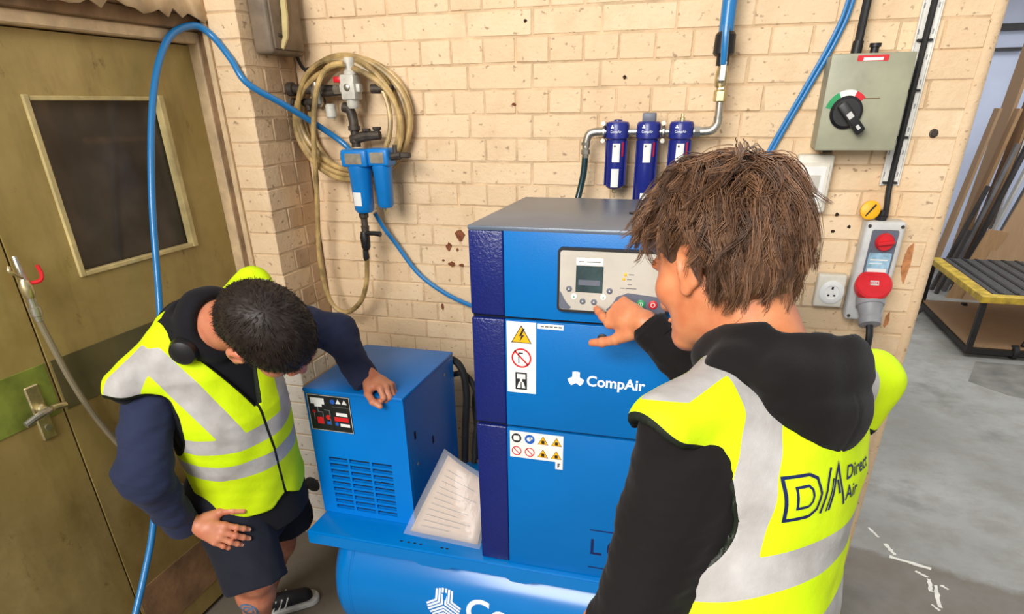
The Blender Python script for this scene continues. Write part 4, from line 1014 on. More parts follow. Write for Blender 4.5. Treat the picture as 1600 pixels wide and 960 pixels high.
o = B().tube(smooth_path([(.338, -.06, 1.80), (.340, -.055, 1.85), (.343, -.04, 1.94), (.35, -.03, 2.2), (.35, -.03, 2.6)], 5), [.011]*6+[.011]*15, 10).rod((.338, -.06, 1.806), (.339, -.058, 1.84), .014).build('supply_cable', M['cable']); tag(o, 'black supply cable rising from the top of the isolator box', 'cable')
# ---- slotted tray with cable
t = thing('cable_tray', 'white slotted steel cable tray running up beside the isolator', 'tray', (.51, -.01, 1.47))
tr = B().box(.487, .499, -.0045, -.001, 1.470, 2.6).box(.522, .534, -.0045, -.001, 1.470, 2.6).box(.499, .522, -.003, -.001, 1.470, 2.6).box(.485, .488, -.014, -.001, 1.47, 2.6).box(.533, .536, -.014, -.001, 1.47, 2.6).build('tray_channel', M['tray'], t)
for k in range(9):
    z = 1.50+k*.06
    for x in (.4925, .528): B().box(x-.0018, x+.0018, -.0050, -.0040, z-.006, z+.006).build('slot', M['grey_plastic'], tr)
for z in (1.478, 1.60, 1.72, 1.84): B().box(.492, .530, -.017, -.0045, z-.003, z+.003, .001).build('cable_clip', M['black'], t)
o = B().tube(smooth_path([(.514, -.016, 2.6), (.511, -.016, 1.93), (.511, -.016, 1.6), (.512, -.016, 1.47), (.514, -.03, 1.42), (.513, -.05, 1.385)], 6), .0085, 10).build('armoured_cable', M['cable']); tag(o, 'black cable clipped along the white slotted tray down to the socket', 'cable')
o = B().lathe((.596, .003, 1.610), (0, -1, 0), [(0, .012), (.004, .012), (.005, .007), (.014, .007)], 12).build('wall_bolt', M['iron']); tag(o, 'rusty anchor bolt alone on the wall right of the tray', 'bolt')
# ---- breaker enclosure
t = thing('breaker_box', 'small pale breaker enclosure with clear window flap', 'box', (.29, -.03, 1.39))
B().box(.240, .342, -.052, 0, 1.392, 1.556, .008, 3).build('back_box', M['offwhite'], t)
B().prism(rrect(.251, .331, 1.408, 1.534, .006), -.058, -.051).build('flap_frame', M['offwhite'], t)
B().prism(rrect(.259, .323, 1.424, 1.524, .004), -.0595, -.058).build('window', M['white'], t)
flat('toggle_print', [rect(.271, .311, 1.45, 1.50)], -.0595, M['silver'], t); B().box(.282, .300, -.066, -.058, 1.404, 1.411, .001).build('latch', M['pale_grey'], t)
# ---- white socket
t = thing('wall_socket', 'white round-faced wall socket left of the red plug', 'socket', (.41, -.02, 1.10))
B().box(.366, .452, -.040, 0, 1.100, 1.205, .006, 3).build('back_box', M['offwhite'], t)
B().lathe((.414, -.040, 1.150), (0, -1, 0), [(0, .037), (.004, .037), (.006, .033), (.007, .022), (.004, .021)], 28).build('socket_face', M['white'], t)
flats('pin_hole', [rect(.411, .417, 1.160, 1.168), rect(.402, .408, 1.138, 1.143), rect(.420, .426, 1.138, 1.143)], -.047, M['ink'], t)
# ---- red interlocked socket
t = thing('interlocked_socket', 'grey interlocked industrial socket with red knob and red cap', 'socket', (.52, -.05, 1.08))
B().box(.462, .572, -.072, 0, 1.072, 1.376, .010, 3).build('housing', M['pale_grey'], t)
B().prism(rrect(.483, .556, 1.205, 1.352, .006), -.076, -.071).build('fascia', M['panel_grey'], t)
B().prism(rrect(.488, .551, 1.213, 1.285, .004), -.0775, -.076).build('rating_plate', M['clear_win'], t)
flats('plate_print', [rect(.495, .544, 1.262, 1.266), rect(.495, .53, 1.252, 1.255), rect(.493, .546, 1.225, 1.238)], -.0775, M['white'], t, .0003)
k = B().lathe((.522, -.076, 1.318), (0, -1, 0), [(0, .026), (.006, .026), (.010, .023), (.018, .022)], 28).build('red_knob', M['red'], t)
B().box(-.023, .023, -.014, 0, -.005, .005, .002, 1, Matrix.Translation((.522, -.093, 1.318)) @ Matrix.Rotation(math.radians(-10), 4, 'Y')).build('knob_grip', M['red'], k)
for x in (.473, .562):
    for z in (1.195, 1.362, 1.086): B().lathe((x, -.072, z), (0, -1, 0), [(0, .005), (.003, .005)], 10).build('screw', M['iron'], t)
ax = Vector((0, -.86, -.5)).normalized()
rc = B().lathe((.517, -.082, 1.178), (0, -.72, .69), [(0, .046), (.006, .052), (.026, .052), (.031, .047), (.032, .03)], 32).build('red_cap', M['red'], t)
nn = Vector((0, -.72, .69)); e1 = Vector((1, 0, 0)); e2 = nn.cross(e1); c0 = Vector((.517, -.082, 1.178))+nn*.0327
def onc(u, v): return tuple(c0+e1*u-e2*v*-1)
lb = B(); 
for q in [rect(-.012, .012, -.008, .008)]: lb.bm.faces.new([lb.bm.verts.new(onc(*p)) for p in q])
lb.build('cap_label', M['pale_grey'], rc)
lb = B()
for q in ring(0, 0, .0045, .0015, 12)+[rect(-.009, -.006, -.004, .004), rect(.006, .009, -.004, .004)]: lb.bm.faces.new([lb.bm.verts.new(tuple(Vector(onc(*p))+nn*.0004)) for p in q])
lb.build('cap_print', M['red'], rc)
pl = B().lathe((.517, -.092, 1.155), (.06, -.60, -.80), [(0, .040), (.03, .040), (.032, .036), (.055, .030), (.07, .030), (.072, .033), (.092, .031), (.095, .018)], 26).build('plug', M['grey_plastic'], t)
o = B().tube(smooth_path([(.522, -.148, 1.080), (.526, -.165, 1.04), (.527, -.16, .95), (.52, -.10, .80), (.50, -.05, .6), (.45, -.06, .3), (.30, -.12, .03)], 6), .0105, 10).build('plug_lead', M['cable']); tag(o, 'black lead hanging from the grey plug under the red cap', 'cable')
t2 = thing('cap_flap', 'round yellow plug cap above the interlocked socket', 'cap', (.46, -.06, 1.39))
y0 = B().lathe((.466, -.045, 1.403), (0, -1, .15), [(0, .025), (.006, .027), (.02, .027), (.023, .022)], 26).build('yellow_cap', M['yellow'], t2)
B().box(-.002, .002, -.004, 0, -.02, .02, 0, 1, Matrix.Translation((.466, -.0665, 1.406)) @ Matrix.Rotation(.6, 4, 'Y')).build('cap_slot', M['ink'], t2)
B().lathe((.504, -.045, 1.374), (0, 0, 1), [(0, .016), (.014, .016), (.016, .011), (.03, .010)], 10).build('gland', M['black'], t)

# ---- blow gun on the door
t = thing('air_blow_gun', 'metal air blow gun hung on the door with cloudy hose', 'blow gun', (-1.62, -1.1, 1.25))
B().tube([(-1.625, -1.103, 1.386), (-1.620, -1.105, 1.355), (-1.618, -1.106, 1.325)], [.006, .008, .010], 10).build('nozzle', M['steel'], t)
B().lathe((-1.618, -1.106, 1.285), (0, 0, 1), [(0, .012), (.01, .015), (.03, .016), (.045, .011)], 12).build('gun_body', M['brass'], t)
B().tube(smooth_path([(-1.615, -1.11, 1.335), (-1.61, -1.13, 1.350), (-1.61, -1.138, 1.358), (-1.612, -1.134, 1.368)], 4), .0045, 8).build('hanging_hook', M['brass'], t)
B().tube(smooth_path([(-1.612, -1.098, 1.320), (-1.60, -1.08, 1.322), (-1.598, -1.070, 1.335), (-1.60, -1.072, 1.360)], 4), .005, 8).build('red_trigger', M['red'], t)
B().lathe((-1.618, -1.105, 1.225), (0, 0, 1), [(0, .010), (.012, .010), (.014, .014), (.035, .014), (.037, .010), (.062, .010)], 12).build('quick_coupling', M['steel'], t)
B().tube(smooth_path([(-1.618, -1.105, 1.23), (-1.622, -1.09, 1.14), (-1.628, -1.068, 1.03), (-1.632, -1.03, .90), (-1.635, -.97, .76), (-1.635, -.88, .62), (-1.63, -.78, .5), (-1.60, -.70, .25), (-1.55, -.6, .02)], 6), .0085, 10).build('hose', M['hose_grey'], t)

# ================================================================== PEOPLE
def loc_frame(P0, N, S):
    P0 = np.array(P0, float); N = np.array(N, float); U = N-P0; L = np.linalg.norm(U); U /= L
    S = np.array(S, float); S -= U*(S@U); S /= np.linalg.norm(S); Fd = np.cross(U, S)
    R = np.stack([S, Fd, U], 1)
    return P0, R, L
def to_loc(P, fr): return (P-fr[0].astype(np.float32))@fr[1].astype(np.float32)
def to_w(p, fr): return fr[0]+fr[1]@np.array(p, float)
def trunk(Q, keys, w, d, yoff=None, zmax=9.0, zmin=-9.0):
    z = Q[:, 2]; ww = np.interp(z, keys, w).astype(np.float32); dd = np.interp(z, keys, d).astype(np.float32)
    y0 = np.interp(z, keys, yoff).astype(np.float32) if yoff is not None else 0
    r = (np.sqrt((Q[:, 0]/ww)**2+((Q[:, 1]-y0)/dd)**2)-1)*np.minimum(ww, dd)
    return smax(smax(r, z-zmax, .02), zmin-z, .01)
def head_fn(Hc, f, u, N, neck_r=(.056, .064), s=1.0):
    R = basis(f, u); Hc = np.array(Hc, float)
    W = lambda p: Hc+R@(np.array(p, float)*s)
    def fn(P):
        Q = ((P-Hc.astype(np.float32))@R.astype(np.float32))/s
        d = ell(Q, (0, -.008, .022), (.075, .097, .090))
        d = smin(d, ell(Q, (0, .030, -.035), (.060, .068, .092)), .03)
        for sx in (-1, 1):
            d = smin(d, cap(Q, (sx*.052, -.002, -.055), (sx*.018, .078, -.102), .018, .016), .03)
            d = smin(d, ell(Q, (sx*.040, .062, -.030), (.026, .026, .024)), .02)      # cheek bones
        d = smin(d, ell(Q, (0, .086, -.104), (.020, .016, .016)), .02)
        d = smin(d, ell(Q, (0, .088, .018), (.045, .014, .012)), .015)                 # brow
        for sx in (-1, 1): d = smax(d, -ell(Q, (sx*.032, .104, -.004), (.016, .014, .010)), .012)
        nose = smin(cap(Q, (0, .094, .005), (0, .114, -.038), .008, .012), ell(Q, (0, .106, -.044), (.018, .012, .009)), .008); d = smin(d, nose, .01)
        d = smin(d, ell(Q, (0, .098, -.070), (.023, .010, .0055)), .006); d = smin(d, ell(Q, (0, .096, -.081), (.020, .010, .006)), .005)
        for sx in (-1, 1):
            e = ell(Q, (sx*.082, -.010, -.022), (.012, .021, .033)); e = smax(e, -ell(Q, (sx*.094, -.004, -.018), (.012, .013, .022)), .006)
            e = smin(e, ell(Q, (sx*.082, .002, -.050), (.008, .010, .011)), .006); d = smin(d, e, .006)
        d = d*s
        n = cap(P, W((0, -.028, -.05)), N, neck_r[0], neck_r[1]); return smin(d, n, .03)
    return fn, R, W
def bounds(pts, m): 
    p = np.array(pts); return p.min(0)-m, p.max(0)+m

def strands(name, guides, per, spread, rad, m, parent, seed=1, conv=.75, jit=.0012):
    """guides: list of (K,3) arrays; every guide carries a lock of tapered hairs"""
    r = np.random.RandomState(seed); G = np.array(guides); n, K, _ = G.shape; allv = []; tint = []
    t = np.linspace(0, 1, K)
    tan = np.gradient(G, axis=1); tan /= np.linalg.norm(tan, axis=2, keepdims=True)+1e-9
    ref = np.array([.3, .5, .81]); a = np.cross(tan, ref); a /= np.linalg.norm(a, axis=2, keepdims=True)+1e-9; b = np.cross(tan, a)
    gt = r.rand(n)
    for k in range(per):
        off = r.normal(size=(n, 3))*spread; w = (1-conv*t)[None, :, None]
        c = G+off[:, None, :]*w+np.cumsum(r.normal(size=(n, K, 3))*jit, 1)
        rd = (rad*(1-.75*t))[None, :, None]
        for j in range(3):
            an = 2*math.pi*j/3; allv.append(c+(a*math.cos(an)+b*math.sin(an))*rd)
        tint.append(np.clip(gt*.7+r.rand(n)*.4-.05, 0, 1))
    V = np.stack(allv, 0).reshape(per, 3, n, K, 3).transpose(0, 2, 3, 1, 4)      # per,n,K,3sides,3
    V = V.reshape(-1, 3); base = (np.arange(per*n)*K*3)[:, None, None]
    i = np.arange(K-1)[None, :, None]*3; j = np.arange(3)[None, None, :]; j2 = (j+1) % 3
    q = np.stack([base+i+j, base+i+j2, base+i+3+j2, base+i+3+j], -1).reshape(-1, 4).astype(np.int32)
    me = bpy.data.meshes.new('mesh'); me.vertices.add(len(V)); me.vertices.foreach_set('co', V.astype(np.float32).ravel())
    me.loops.add(q.size); me.loops.foreach_set('vertex_index', q.ravel()); me.polygons.add(len(q)); me.polygons.foreach_set('loop_start', np.arange(0, q.size, 4, dtype=np.int32))
    me.update(calc_edges=True)
    at = me.attributes.new('tint', 'FLOAT', 'POINT'); at.data.foreach_set('value', np.repeat(np.stack(tint, 0).reshape(-1), K*3).astype(np.float32))
    return link(name, me, m, parent, None)
def shoe(parent, heel, toe, label):
    heel = np.array(heel, float); toe = np.array(toe, float); d = toe-heel; L = np.linalg.norm(d); R = basis(d/L, (0, 0, 1))
    def up(P):
        Q = (P-heel.astype(np.float32))@R.astype(np.float32)
        u = smin(cap(Q, (0, .04, .045), (0, L-.06, .032), .036, .030), cap(Q, (0, .045, .06), (0, .055, .085), .036, .034), .03)
        return smax(smax(u, .010-Q[:, 2], .006), -cap(Q, (0, .05, .07), (0, .05, .14), .027), .004)
    def so(P):
        Q = (P-heel.astype(np.float32))@R.astype(np.float32)
        u = cap(Q*np.array([1, 1, 0], np.float32), (0, .042, 0), (0, L-.05, 0), .040, .044)
        return smax(smax(u, Q[:, 2]-.022, .006), .001-Q[:, 2], .003)
    lo, hi = bounds([heel, toe], .07); hi[2] += .06
    s = link('shoe', sdf_mesh(up, lo, hi, .004), M['shoe'], parent, None)
    link('sole', sdf_mesh(so, lo, hi, .004), M['sole'], s, None)
    for k in range(3):
        for sx in (-1, 1):
            a = heel+R@np.array([sx*.0345, .085+k*.022, .022]); b_ = heel+R@np.array([sx*.026, .105+k*.022, .062])
            B().rod(a, b_, .0035, None, 6).build('side_stripe', M['sole'], s)
    for k in range(4): B().rod(heel+R@np.array([-.018, .10+k*.02, .068-k*.004]), heel+R@np.array([.018, .10+k*.02, .068-k*.004]), .003, None, 6).build('lace', M['shoe'], s)
    return s
def project_print(name, V2, F, origin, ex, ey, nrm, bvh, m, parent, off=.0012):
    """lay flat print on a curved cloth surface by casting along -nrm"""
    o = Vector(origin); ex = Vector(ex).normalized(); ey = Vector(ey).normalized(); n = Vector(nrm).normalized()
    bm = bmesh.new(); vs = [bm.verts.new((a, b, 0)) for a, b in V2]
    for q in F:
        try: bm.faces.new([vs[i] for i in q])
        except ValueError: pass
    for _ in range(3):
        es = [e for e in bm.edges if e.calc_length() > .008]
        if not es: break
        bmesh.ops.subdivide_edges(bm, edges=es, cuts=1)
    bmesh.ops.triangulate(bm, faces=bm.faces[:])
    for v in bm.verts:
        p = o+ex*v.co.x+ey*v.co.y; h = bvh.ray_cast(p+n*.35, -n, .9)
        v.co = (h[0]+h[1]*off) if h[0] is not None else p
    me = bpy.data.meshes.new('m'); bm.to_mesh(me); bm.free(); return link(name, me, m, parent, None)
def bvh_of(me):
    return BVHTree.FromPolygons([v.co.copy() for v in me.vertices], [tuple(p.vertices) for p in me.polygons])

# ------------------------------------------------------------------ man at the control panel (seen from behind)
man = thing('person', 'person in black hoodie and yellow vest pointing at the control panel', 'person', (.13, -1.5, 0))
fr = loc_frame((.136, -1.511, .92), (.127, -1.335, 1.352), (.575, .818, -.03)); L = fr[2]
RW = lambda *p: to_w(p, fr)
shL, shR = RW(-.195, .010, L-.145), RW(.19, .02, L-.075)
elL, wrL = np.array((-.033, -1.60, 1.035)), np.array((-.070, -1.455, .905))
elR, wrR = np.array((.105, -1.035, 1.125)), np.array((-.098, -.985, 1.295))
keys = [-.2, -.05, .08, .20, .30, L-.07, L-.01, L+.05]
VW = [.185, .185, .186, .194, .205, .198, .140, .085]; VD = [.130, .122, .116, .118, .122, .110, .080, .060]; VY = [.01, .01, .012, .015, .02, .02, .01, .005]
def vest_base(Q, grow=0.0):
    Qt = Q*np.where(Q[:, :1] > 0, np.array([.90, 1, 1], np.float32), np.float32(1))
    d = trunk(Qt, keys, [a+grow for a in VW], [a+grow for a in VD], VY, L+.04)
    for s in (-1, 1):
        d = smin(d, cap(Q, (s*.07, -.005, L-.040), (-.245 if s < 0 else .232, .005 if s < 0 else -.03, L-(.095 if s < 0 else .012)), .058+grow, .047+grow), .045)
    d = smin(d, cap(Q, (.236, -.03, L-.01), (.230, -.015, L-.085), .047+grow, .034+grow), .03)
    d = smin(d, ell(Q, (0, -.022, L-.13), (.17+grow, .082+grow, .12)), .05)
    return d
def hole(Q): return (np.sqrt(((Q[:, 1]-.015)/.068)**2+((Q[:, 2]-(L-.190)-.05*(Q[:, 0] > 0))/.103)**2)-1)*.068
def r_vest(P):
    Q = to_loc(P, fr); d = vest_base(Q)+.0048*wob(Q*np.array([1, 1, .45], np.float32), 26, 3)+.0030*wob(Q, 50, 5)
    c = np.maximum(hole(Q), .135-np.abs(Q[:, 0])); d = smax(d, -c, .004)
    return smax(d, -.17-Q[:, 2], .006)
def r_stripe(P):
    Q = to_loc(P, fr); x, y, z = Q.T
    v = .0265-np.abs(np.abs(x)-(.146-.0*z))         # braces over the shoulders
    zb = .145+.16*np.clip(.10-np.abs(x), 0, 1)*0
    zz = z-.24*x; b1 = .027-np.abs(zz-.210); b2 = .027-np.abs(zz-.090)
    v = np.minimum(v, z-.24*x-.195)
    sh = .027-np.abs(y+.004+.0*z); sh = np.minimum(sh, np.minimum(np.abs(x)-.098, z-(L-.06)))
    return np.maximum.reduce([v, b1, b2, sh])
def r_edge(P):
    Q = to_loc(P, fr); return np.minimum(.0075-np.abs(hole(Q)), np.abs(Q[:, 0])-.128)
lo, hi = bounds([RW(-.28, -.2, -.2), RW(.28, .2, -.2), RW(.28, -.2, L+.08), RW(-.28, .2, L+.08)], .04)
vm = sdf_mesh(r_vest, lo, hi, .006, {'stripe': r_stripe, 'edge': r_edge}); bvh = bvh_of(vm)
vest = link('vest', vm, M['vest'], man, None)
# hoodie
def sleeve(P, a, e, w, r0, r1, r2, seed):
    d = smin(cap(P, a, e, r0, r1), cap(P, e, w, r1, r2), .03)
    return d+.005*wob(P*np.array([1, 1, 1.5], np.float32), 44, seed)+.0028*wob(P*np.array([.7, .7, 1.8], np.float32), 95, seed+1)
hood_c = RW(0, -.005, L+.02)
def r_hoodie(P):
    Q = to_loc(P, fr); d = vest_base(Q, -.016)
    d = smin(d, sleeve(P, shL, elL, wrL, .064, .062, .048, 11), .03)
    d = smin(d, sleeve(P, shR, elR, wrR+.028*(elR-wrR)/np.linalg.norm(elR-wrR), .064, .058, .040, 13), .03)
    # hood: thick roll round the neck and the empty hood lying on the back
    rr = np.sqrt((Q[:, 0]/.100)**2+((Q[:, 1]-.005)/.095)**2)*.095
    zc = L+.015+.35*np.clip(-Q[:, 1], -.06, .2)*.25
    tor = np.sqrt((rr-.088)**2+((Q[:, 2]-zc)*.75)**2)-.030
    bag = ell(Q, (-.025, -.075, L-.030), (.135, .050, .072))
    bag = smin(bag, ell(Q, (-.012, -.092, L-.082), (.078, .032, .042)), .04)
    bag = smin(bag, cap(Q, (-.130, -.012, L-.015), (.105, -.03, L-.0), .040), .03)
    h = smin(tor, bag, .035)
    h = h+.0035*wob(Q*np.array([1, 1.3, 1.6], np.float32), 30, 21)+.0022*wob(Q*np.array([1, 1, 2], np.float32), 60, 22)
    h = h+.005*np.exp(-((Q[:, 2]-(L-.030)-.12*Q[:, 0])/.011)**2)*(Q[:, 1] < 0)+.0015*np.exp(-((Q[:, 0]+.015)/.003)**2)*(Q[:, 2] < L-.03)
    # hollow of the hood
    h = smax(h, -ell(Q, (.0, -.055, L+.050), (.095, .050, .045)), .015)
    d = smin(d, h, .012)
    # neck opening
    return smax(d, -cap(Q, (0, .015, L-.02), (-.01, .06, L+.20), .064, .080), .012)
lo, hi = bounds([elL, wrL, elR, wrR, shL, shR, RW(-.2, -.2, -.1), RW(.2, -.2, L+.1), RW(0, .2, 0)], .09)
hood = link('hoodie', sdf_mesh(r_hoodie, lo, hi, .006), M['hoodie_black'], man, None)
for e, w, r in ((elR, wrR, .040),):
    dd = (w-e)/np.linalg.norm(w-e); B().tube([w-dd*.045, w-dd*.03, w-dd*.012, w-dd*.006], [.040, .041, .040, .035], 24).build('cuff', M['hoodie_black'], hood)
# body
Hc = np.array((.022, -1.277, 1.497)); hf = (-.70, .51, -.50)
hfn, HR, HW = head_fn(Hc, hf, (.10, .10, 1), RW(0, .01, L-.01))
def torso_in(P):
    Q = to_loc(P, fr); return smin(trunk(Q, keys, [a-.04 for a in VW], [a-.04 for a in VD], None, L), cap(Q, (-.15, 0, L-.08), (.15, 0, L-.08), .045), .05)
lo, hi = bounds([HW((-.1, -.12, -.14)), HW((.1, .14, .13)), HW((.1, -.12, .13)), HW((-.1, .14, -.14)), RW(0, 0, L-.03)], .03)
parts = [sdf_mesh(hfn, lo, hi, .0032)]
rh, rch, rax = hand_chains(wrR, (-.82, .55, .06), (.06, -.93, .36), 1, [(8, 6, 4), (72, 85, 40), (78, 88, 42), (78, 88, 42)], [(.80, .62, -.02), (.88, .46, .02), (.93, .36, .04)], spread=(-.34, -.04, -.02, -.02), s=.97)
def rarm(P): return smin(smin(cap(P, shR, elR, .045, .038), cap(P, elR, wrR, .038, .026), .02), rh(P), .02)
lo, hi = bounds([wrR]+[p for c in rch for p in c[0]], .025); parts.append(sdf_mesh(lambda P: smin(rh(P), cap(P, wrR+(elR-wrR)*.3, wrR, .030, .0245), .015), lo, hi, .0019))
lh, lch, lax = hand_chains(wrL, (-.5, .65, -.45), (-.5, -.5, .6), 1, [(40, 50, 30)]*4, [(.8, .6, -.2), (.9, .4, -.2), (.95, .2, -.2)])
lo, hi = bounds([wrL]+[p for c in lch for p in c[0]], .025); parts.append(sdf_mesh(lambda P: smin(lh(P), cap(P, wrL+(elL-wrL)*.3, wrL, .030, .0245), .015), lo, hi, .0025))
def inner(P):
    d = torso_in(P)
    for a, e, w in ((shL, elL, wrL), (shR, elR, wrR)): d = smin(d, smin(cap(P, a, e, .045, .038), cap(P, e, w, .038, .026), .02), .02)
    return d
lo, hi = bounds([elL, wrL, elR, wrR, RW(-.2, -.15, -.1), RW(.2, .15, L)], .06); parts.append(sdf_mesh(inner, lo, hi, .009))
body = link('body', join_meshes(parts), M['skin_r'], man, None)
for sx in (-1, 1): 
    e = B().ball(HW((sx*.031, .079, -.003)), .0115, n=8).build('eye', M['eye'], man)
    B().ball(HW((sx*.0315, .0880, -.003)), .0045, n=6).build('iris', M['ink'], e)
def nail(ch, ax, m, parent):
    for pts, rs in ch:
        a, b_ = pts[-2], pts[-1]; d = b_-a; d /= np.linalg.norm(d); z = ax[2]-d*(ax[2]@d); z /= np.linalg.norm(z); c = b_+z*rs[-1]*.72-d*.001
        R = np.stack([d, np.cross(z, d), z], 1); bm = B(); bm.ball((0, 0, 0), .0062, .0048, .0020, 6)
        for v in bm.bm.verts: v.co = Vector(c+R@np.array(v.co))
        bm.build('nail', m, parent)
M['nail'] = mat('fingernail', srgb(234, 182, 160), .3, 0, .03, 40)
nail(rch, rax, M['nail'], body)
# trousers and shoes (mostly below the frame)
def r_legs(P):
    d = None
    for s, hp, kn, an in ((-1, RW(-.09, 0, -.02), np.array((.035, -1.60, .50)), np.array((.05, -1.66, .10))), (1, RW(.09, 0, -.02), np.array((.20, -1.45, .50)), np.array((.23, -1.50, .10)))):
        q = smin(cap(P, hp, kn, .095, .072), cap(P, kn, an, .072, .055), .03); d = q if d is None else smin(d, q, .03)
    Q = to_loc(P, fr); return smin(d, trunk(Q, [-.2, .1], [.165, .160], [.12, .115], None, .06, -.09), .04)+.003*wob(P, 50, 4)
lo, hi = bounds([(-.1, -1.8, .08), (.4, -1.3, 1.0)], .06); link('trousers', sdf_mesh(r_legs, lo, hi, .009), M['shorts'], man, None)
shoe(man, (.075, -1.70, 0), (-.12, -1.53, 0), ''); shoe(man, (.255, -1.54, 0), (.06, -1.37, 0), '')
# hair: under-layer plus locks that flow from the crown
def r_cap(P):
    Q = (P-Hc.astype(np.float32))@HR.astype(np.float32)
    d = ell(Q, (0, -.014, .030), (.085, .103, .096)); d = smin(d, ell(Q, (0, -.062, -.040), (.075, .052, .055)), .04)
    d = smin(d, ell(Q, (0, .060, .070), (.070, .052, .040)), .03)
    d = d+.004*wob(Q, 60, 31)
    d = smax(d, -ell(Q, (0, .080, -.055), (.105, .075, .086)), .010)             # face
    for sx in (-1, 1): d = smax(d, -ell(Q, (sx*.088, .012, -.045), (.030, .036, .050)), .01)
    return d
lo, hi = bounds([HW((-.13, -.15, -.13)), HW((.13, .15, .15)), HW((.13, -.15, .15)), HW((-.13, .15, -.13))], .03)
hair = link('hair', sdf_mesh(r_cap, lo, hi, .0042, {'tint': lambda P: .12+.2*(wob(P, 90, 3)+.5)}), M['hair_brown'], man, None)
rs = np.random.RandomState(5); crown = np.array([.12, -.55, .83]); crown /= np.linalg.norm(crown)
RAD = np.array([.087, .107, .101])
def head_guides(n, K=14):
    out = []; tries = 0
    while len(out) < n:
        q = rs.normal(size=3); q /= np.linalg.norm(q); fz = q[2]; back = rs.rand() < .3
        if back: q = np.array([rs.uniform(-.8, .8), -1, rs.uniform(-.65, .2)]); q /= np.linalg.norm(q); fz = q[2]
        if q[1] > .30 and fz < .40: continue                        # face
        if q[1] > -.30 and fz < .12: continue                       # ears
        if fz < -.62: continue
        length = rs.uniform(.070, .125); lift0 = rs.uniform(.0, .022); ph = rs.rand()*6.28; amp = rs.uniform(.005, .016); frq = rs.uniform(5, 9.5); flick = rs.uniform(-.004, .032)
        sw0 = rs.normal()*.55+.25
        for _ in range(8):
            p = q.copy(); pts = []; bad = False
            d = q-crown*(1+.0*p[0]); sw = np.cross(crown, q)*sw0
            if q[1] > .0 and q[2] > .25: d = d+np.array([.15*np.sign(q[0]), 1.0, 0])*.9      # fringe swept forward
            elif abs(q[0]) > .4 and q[1] > -.5: d = d+np.array([0, -.55, -.1])               # sides combed back
            for k in range(K):
                t = k/(K-1); pn = p/np.linalg.norm(p)
                pos = pn*RAD+np.array([0, -.014, .030]); nrm = pn/RAD; nrm /= np.linalg.norm(nrm)
                lat = np.cross(nrm, d); lat /= np.linalg.norm(lat)+1e-9
                wave = math.sin(ph+frq*t)*min(1, 2*t)
                pos = pos+nrm*(lift0*min(1, 3*t)+flick*t**3+.002+.3*amp*math.cos(ph+frq*t)*t)+lat*amp*wave
                if (pos[2] < .004 and pos[1] > -.022) or (pos[1] > .085 and pos[2] < .045): bad = True
                pts.append(HW(pos))
                dd = d+sw*(1-t); dd = dd/np.linalg.norm(dd)+HR.T@np.array([0, 0, -1.])*.7*t
                dd = dd-pn*(dd@pn); dd /= np.linalg.norm(dd)+1e-9
                p = pn+dd*(length/(K-1))/.10
            if not bad: break
            length *= .75
        if bad and length < .012: continue
        out.append(np.array(pts))
    return out
strands('locks', head_guides(560), 18, .0050, .0008, M['hair_brown'], hair, 8, .72, .0006)

# ------------------------------------------------------------------ man leaning over the dryer
man2 = thing('person', 'person in navy sweatshirt, shorts and yellow vest leaning on the dryer', 'person', (-1.33, -.85, 0))
fr2 = loc_frame((-1.300, -.870, .685), (-1.222, -.990, 1.218), (-.36, -.86, -.36)); L2 = fr2[2]
LW = lambda *p: to_w(p, fr2)
s2R, s2L = LW(.195, .0, L2-.160), LW(-.17, -.02, L2-.075)
e2R, w2R = np.array((-1.318, -1.205, .868)), np.array((-1.335, -1.130, .676))
e2L, w2L = np.array((-1.055, -.625, 1.085)), np.array((-.945, -.702, .985))
k2 = [-.2, -.08, .08, .22, .34, L2-.08, L2-.02, L2+.05]
VW2 = [.185, .182, .176, .182, .190, .182, .130, .08]; VD2 = [.155, .152, .150, .150, .145, .120, .085, .06]
def vest2_base(Q, grow=0.0):
    Qt = Q*np.where(Q[:, :1] < 0, np.array([1.22, 1, 1], np.float32), np.float32(1))
    d = trunk(Qt, k2, [a+grow for a in VW2], [a+grow for a in VD2], [.05, .05, .048, .045, .035, .01, 0, 0], L2+.03)
    for s in (-1, 1): d = smin(d, cap(Q, (s*.07, -.01, L2-.035), (.225 if s > 0 else -.212, -.015 if s > 0 else -.055, L2-(.092 if s > 0 else .002)), .060+grow, .052+grow), .045)
    return d
def hole2(Q): return (np.sqrt(((Q[:, 1]-.005)/.074)**2+((Q[:, 2]-(L2-.205)-.07*(Q[:, 0] < 0))/.115)**2)-1)*.074
def vee(Q): return np.maximum(np.abs(Q[:, 0])-.006-.066*np.clip((Q[:, 2]-.365)/.15, 0, 1.2)**1.1, np.maximum(-Q[:, 1]-.02, .365-Q[:, 2]))
def l_vest(P):
    Q = to_loc(P, fr2); d = vest2_base(Q)+.0055*wob(Q*np.array([1, 1, .45], np.float32), 26, 33)+.0025*wob(Q, 55, 35)
    c = np.maximum(hole2(Q), .135-np.abs(Q[:, 0])); d = smax(d, -c, .004); d = smax(d, -vee(Q), .004)
    hem = .005+.0*np.clip(Q[:, 1]*4, -1, 1)+.8*np.clip(.05-np.abs(Q[:, 0]), 0, 1)*(Q[:, 1] > 0)
    return smax(d, hem-Q[:, 2], .006)
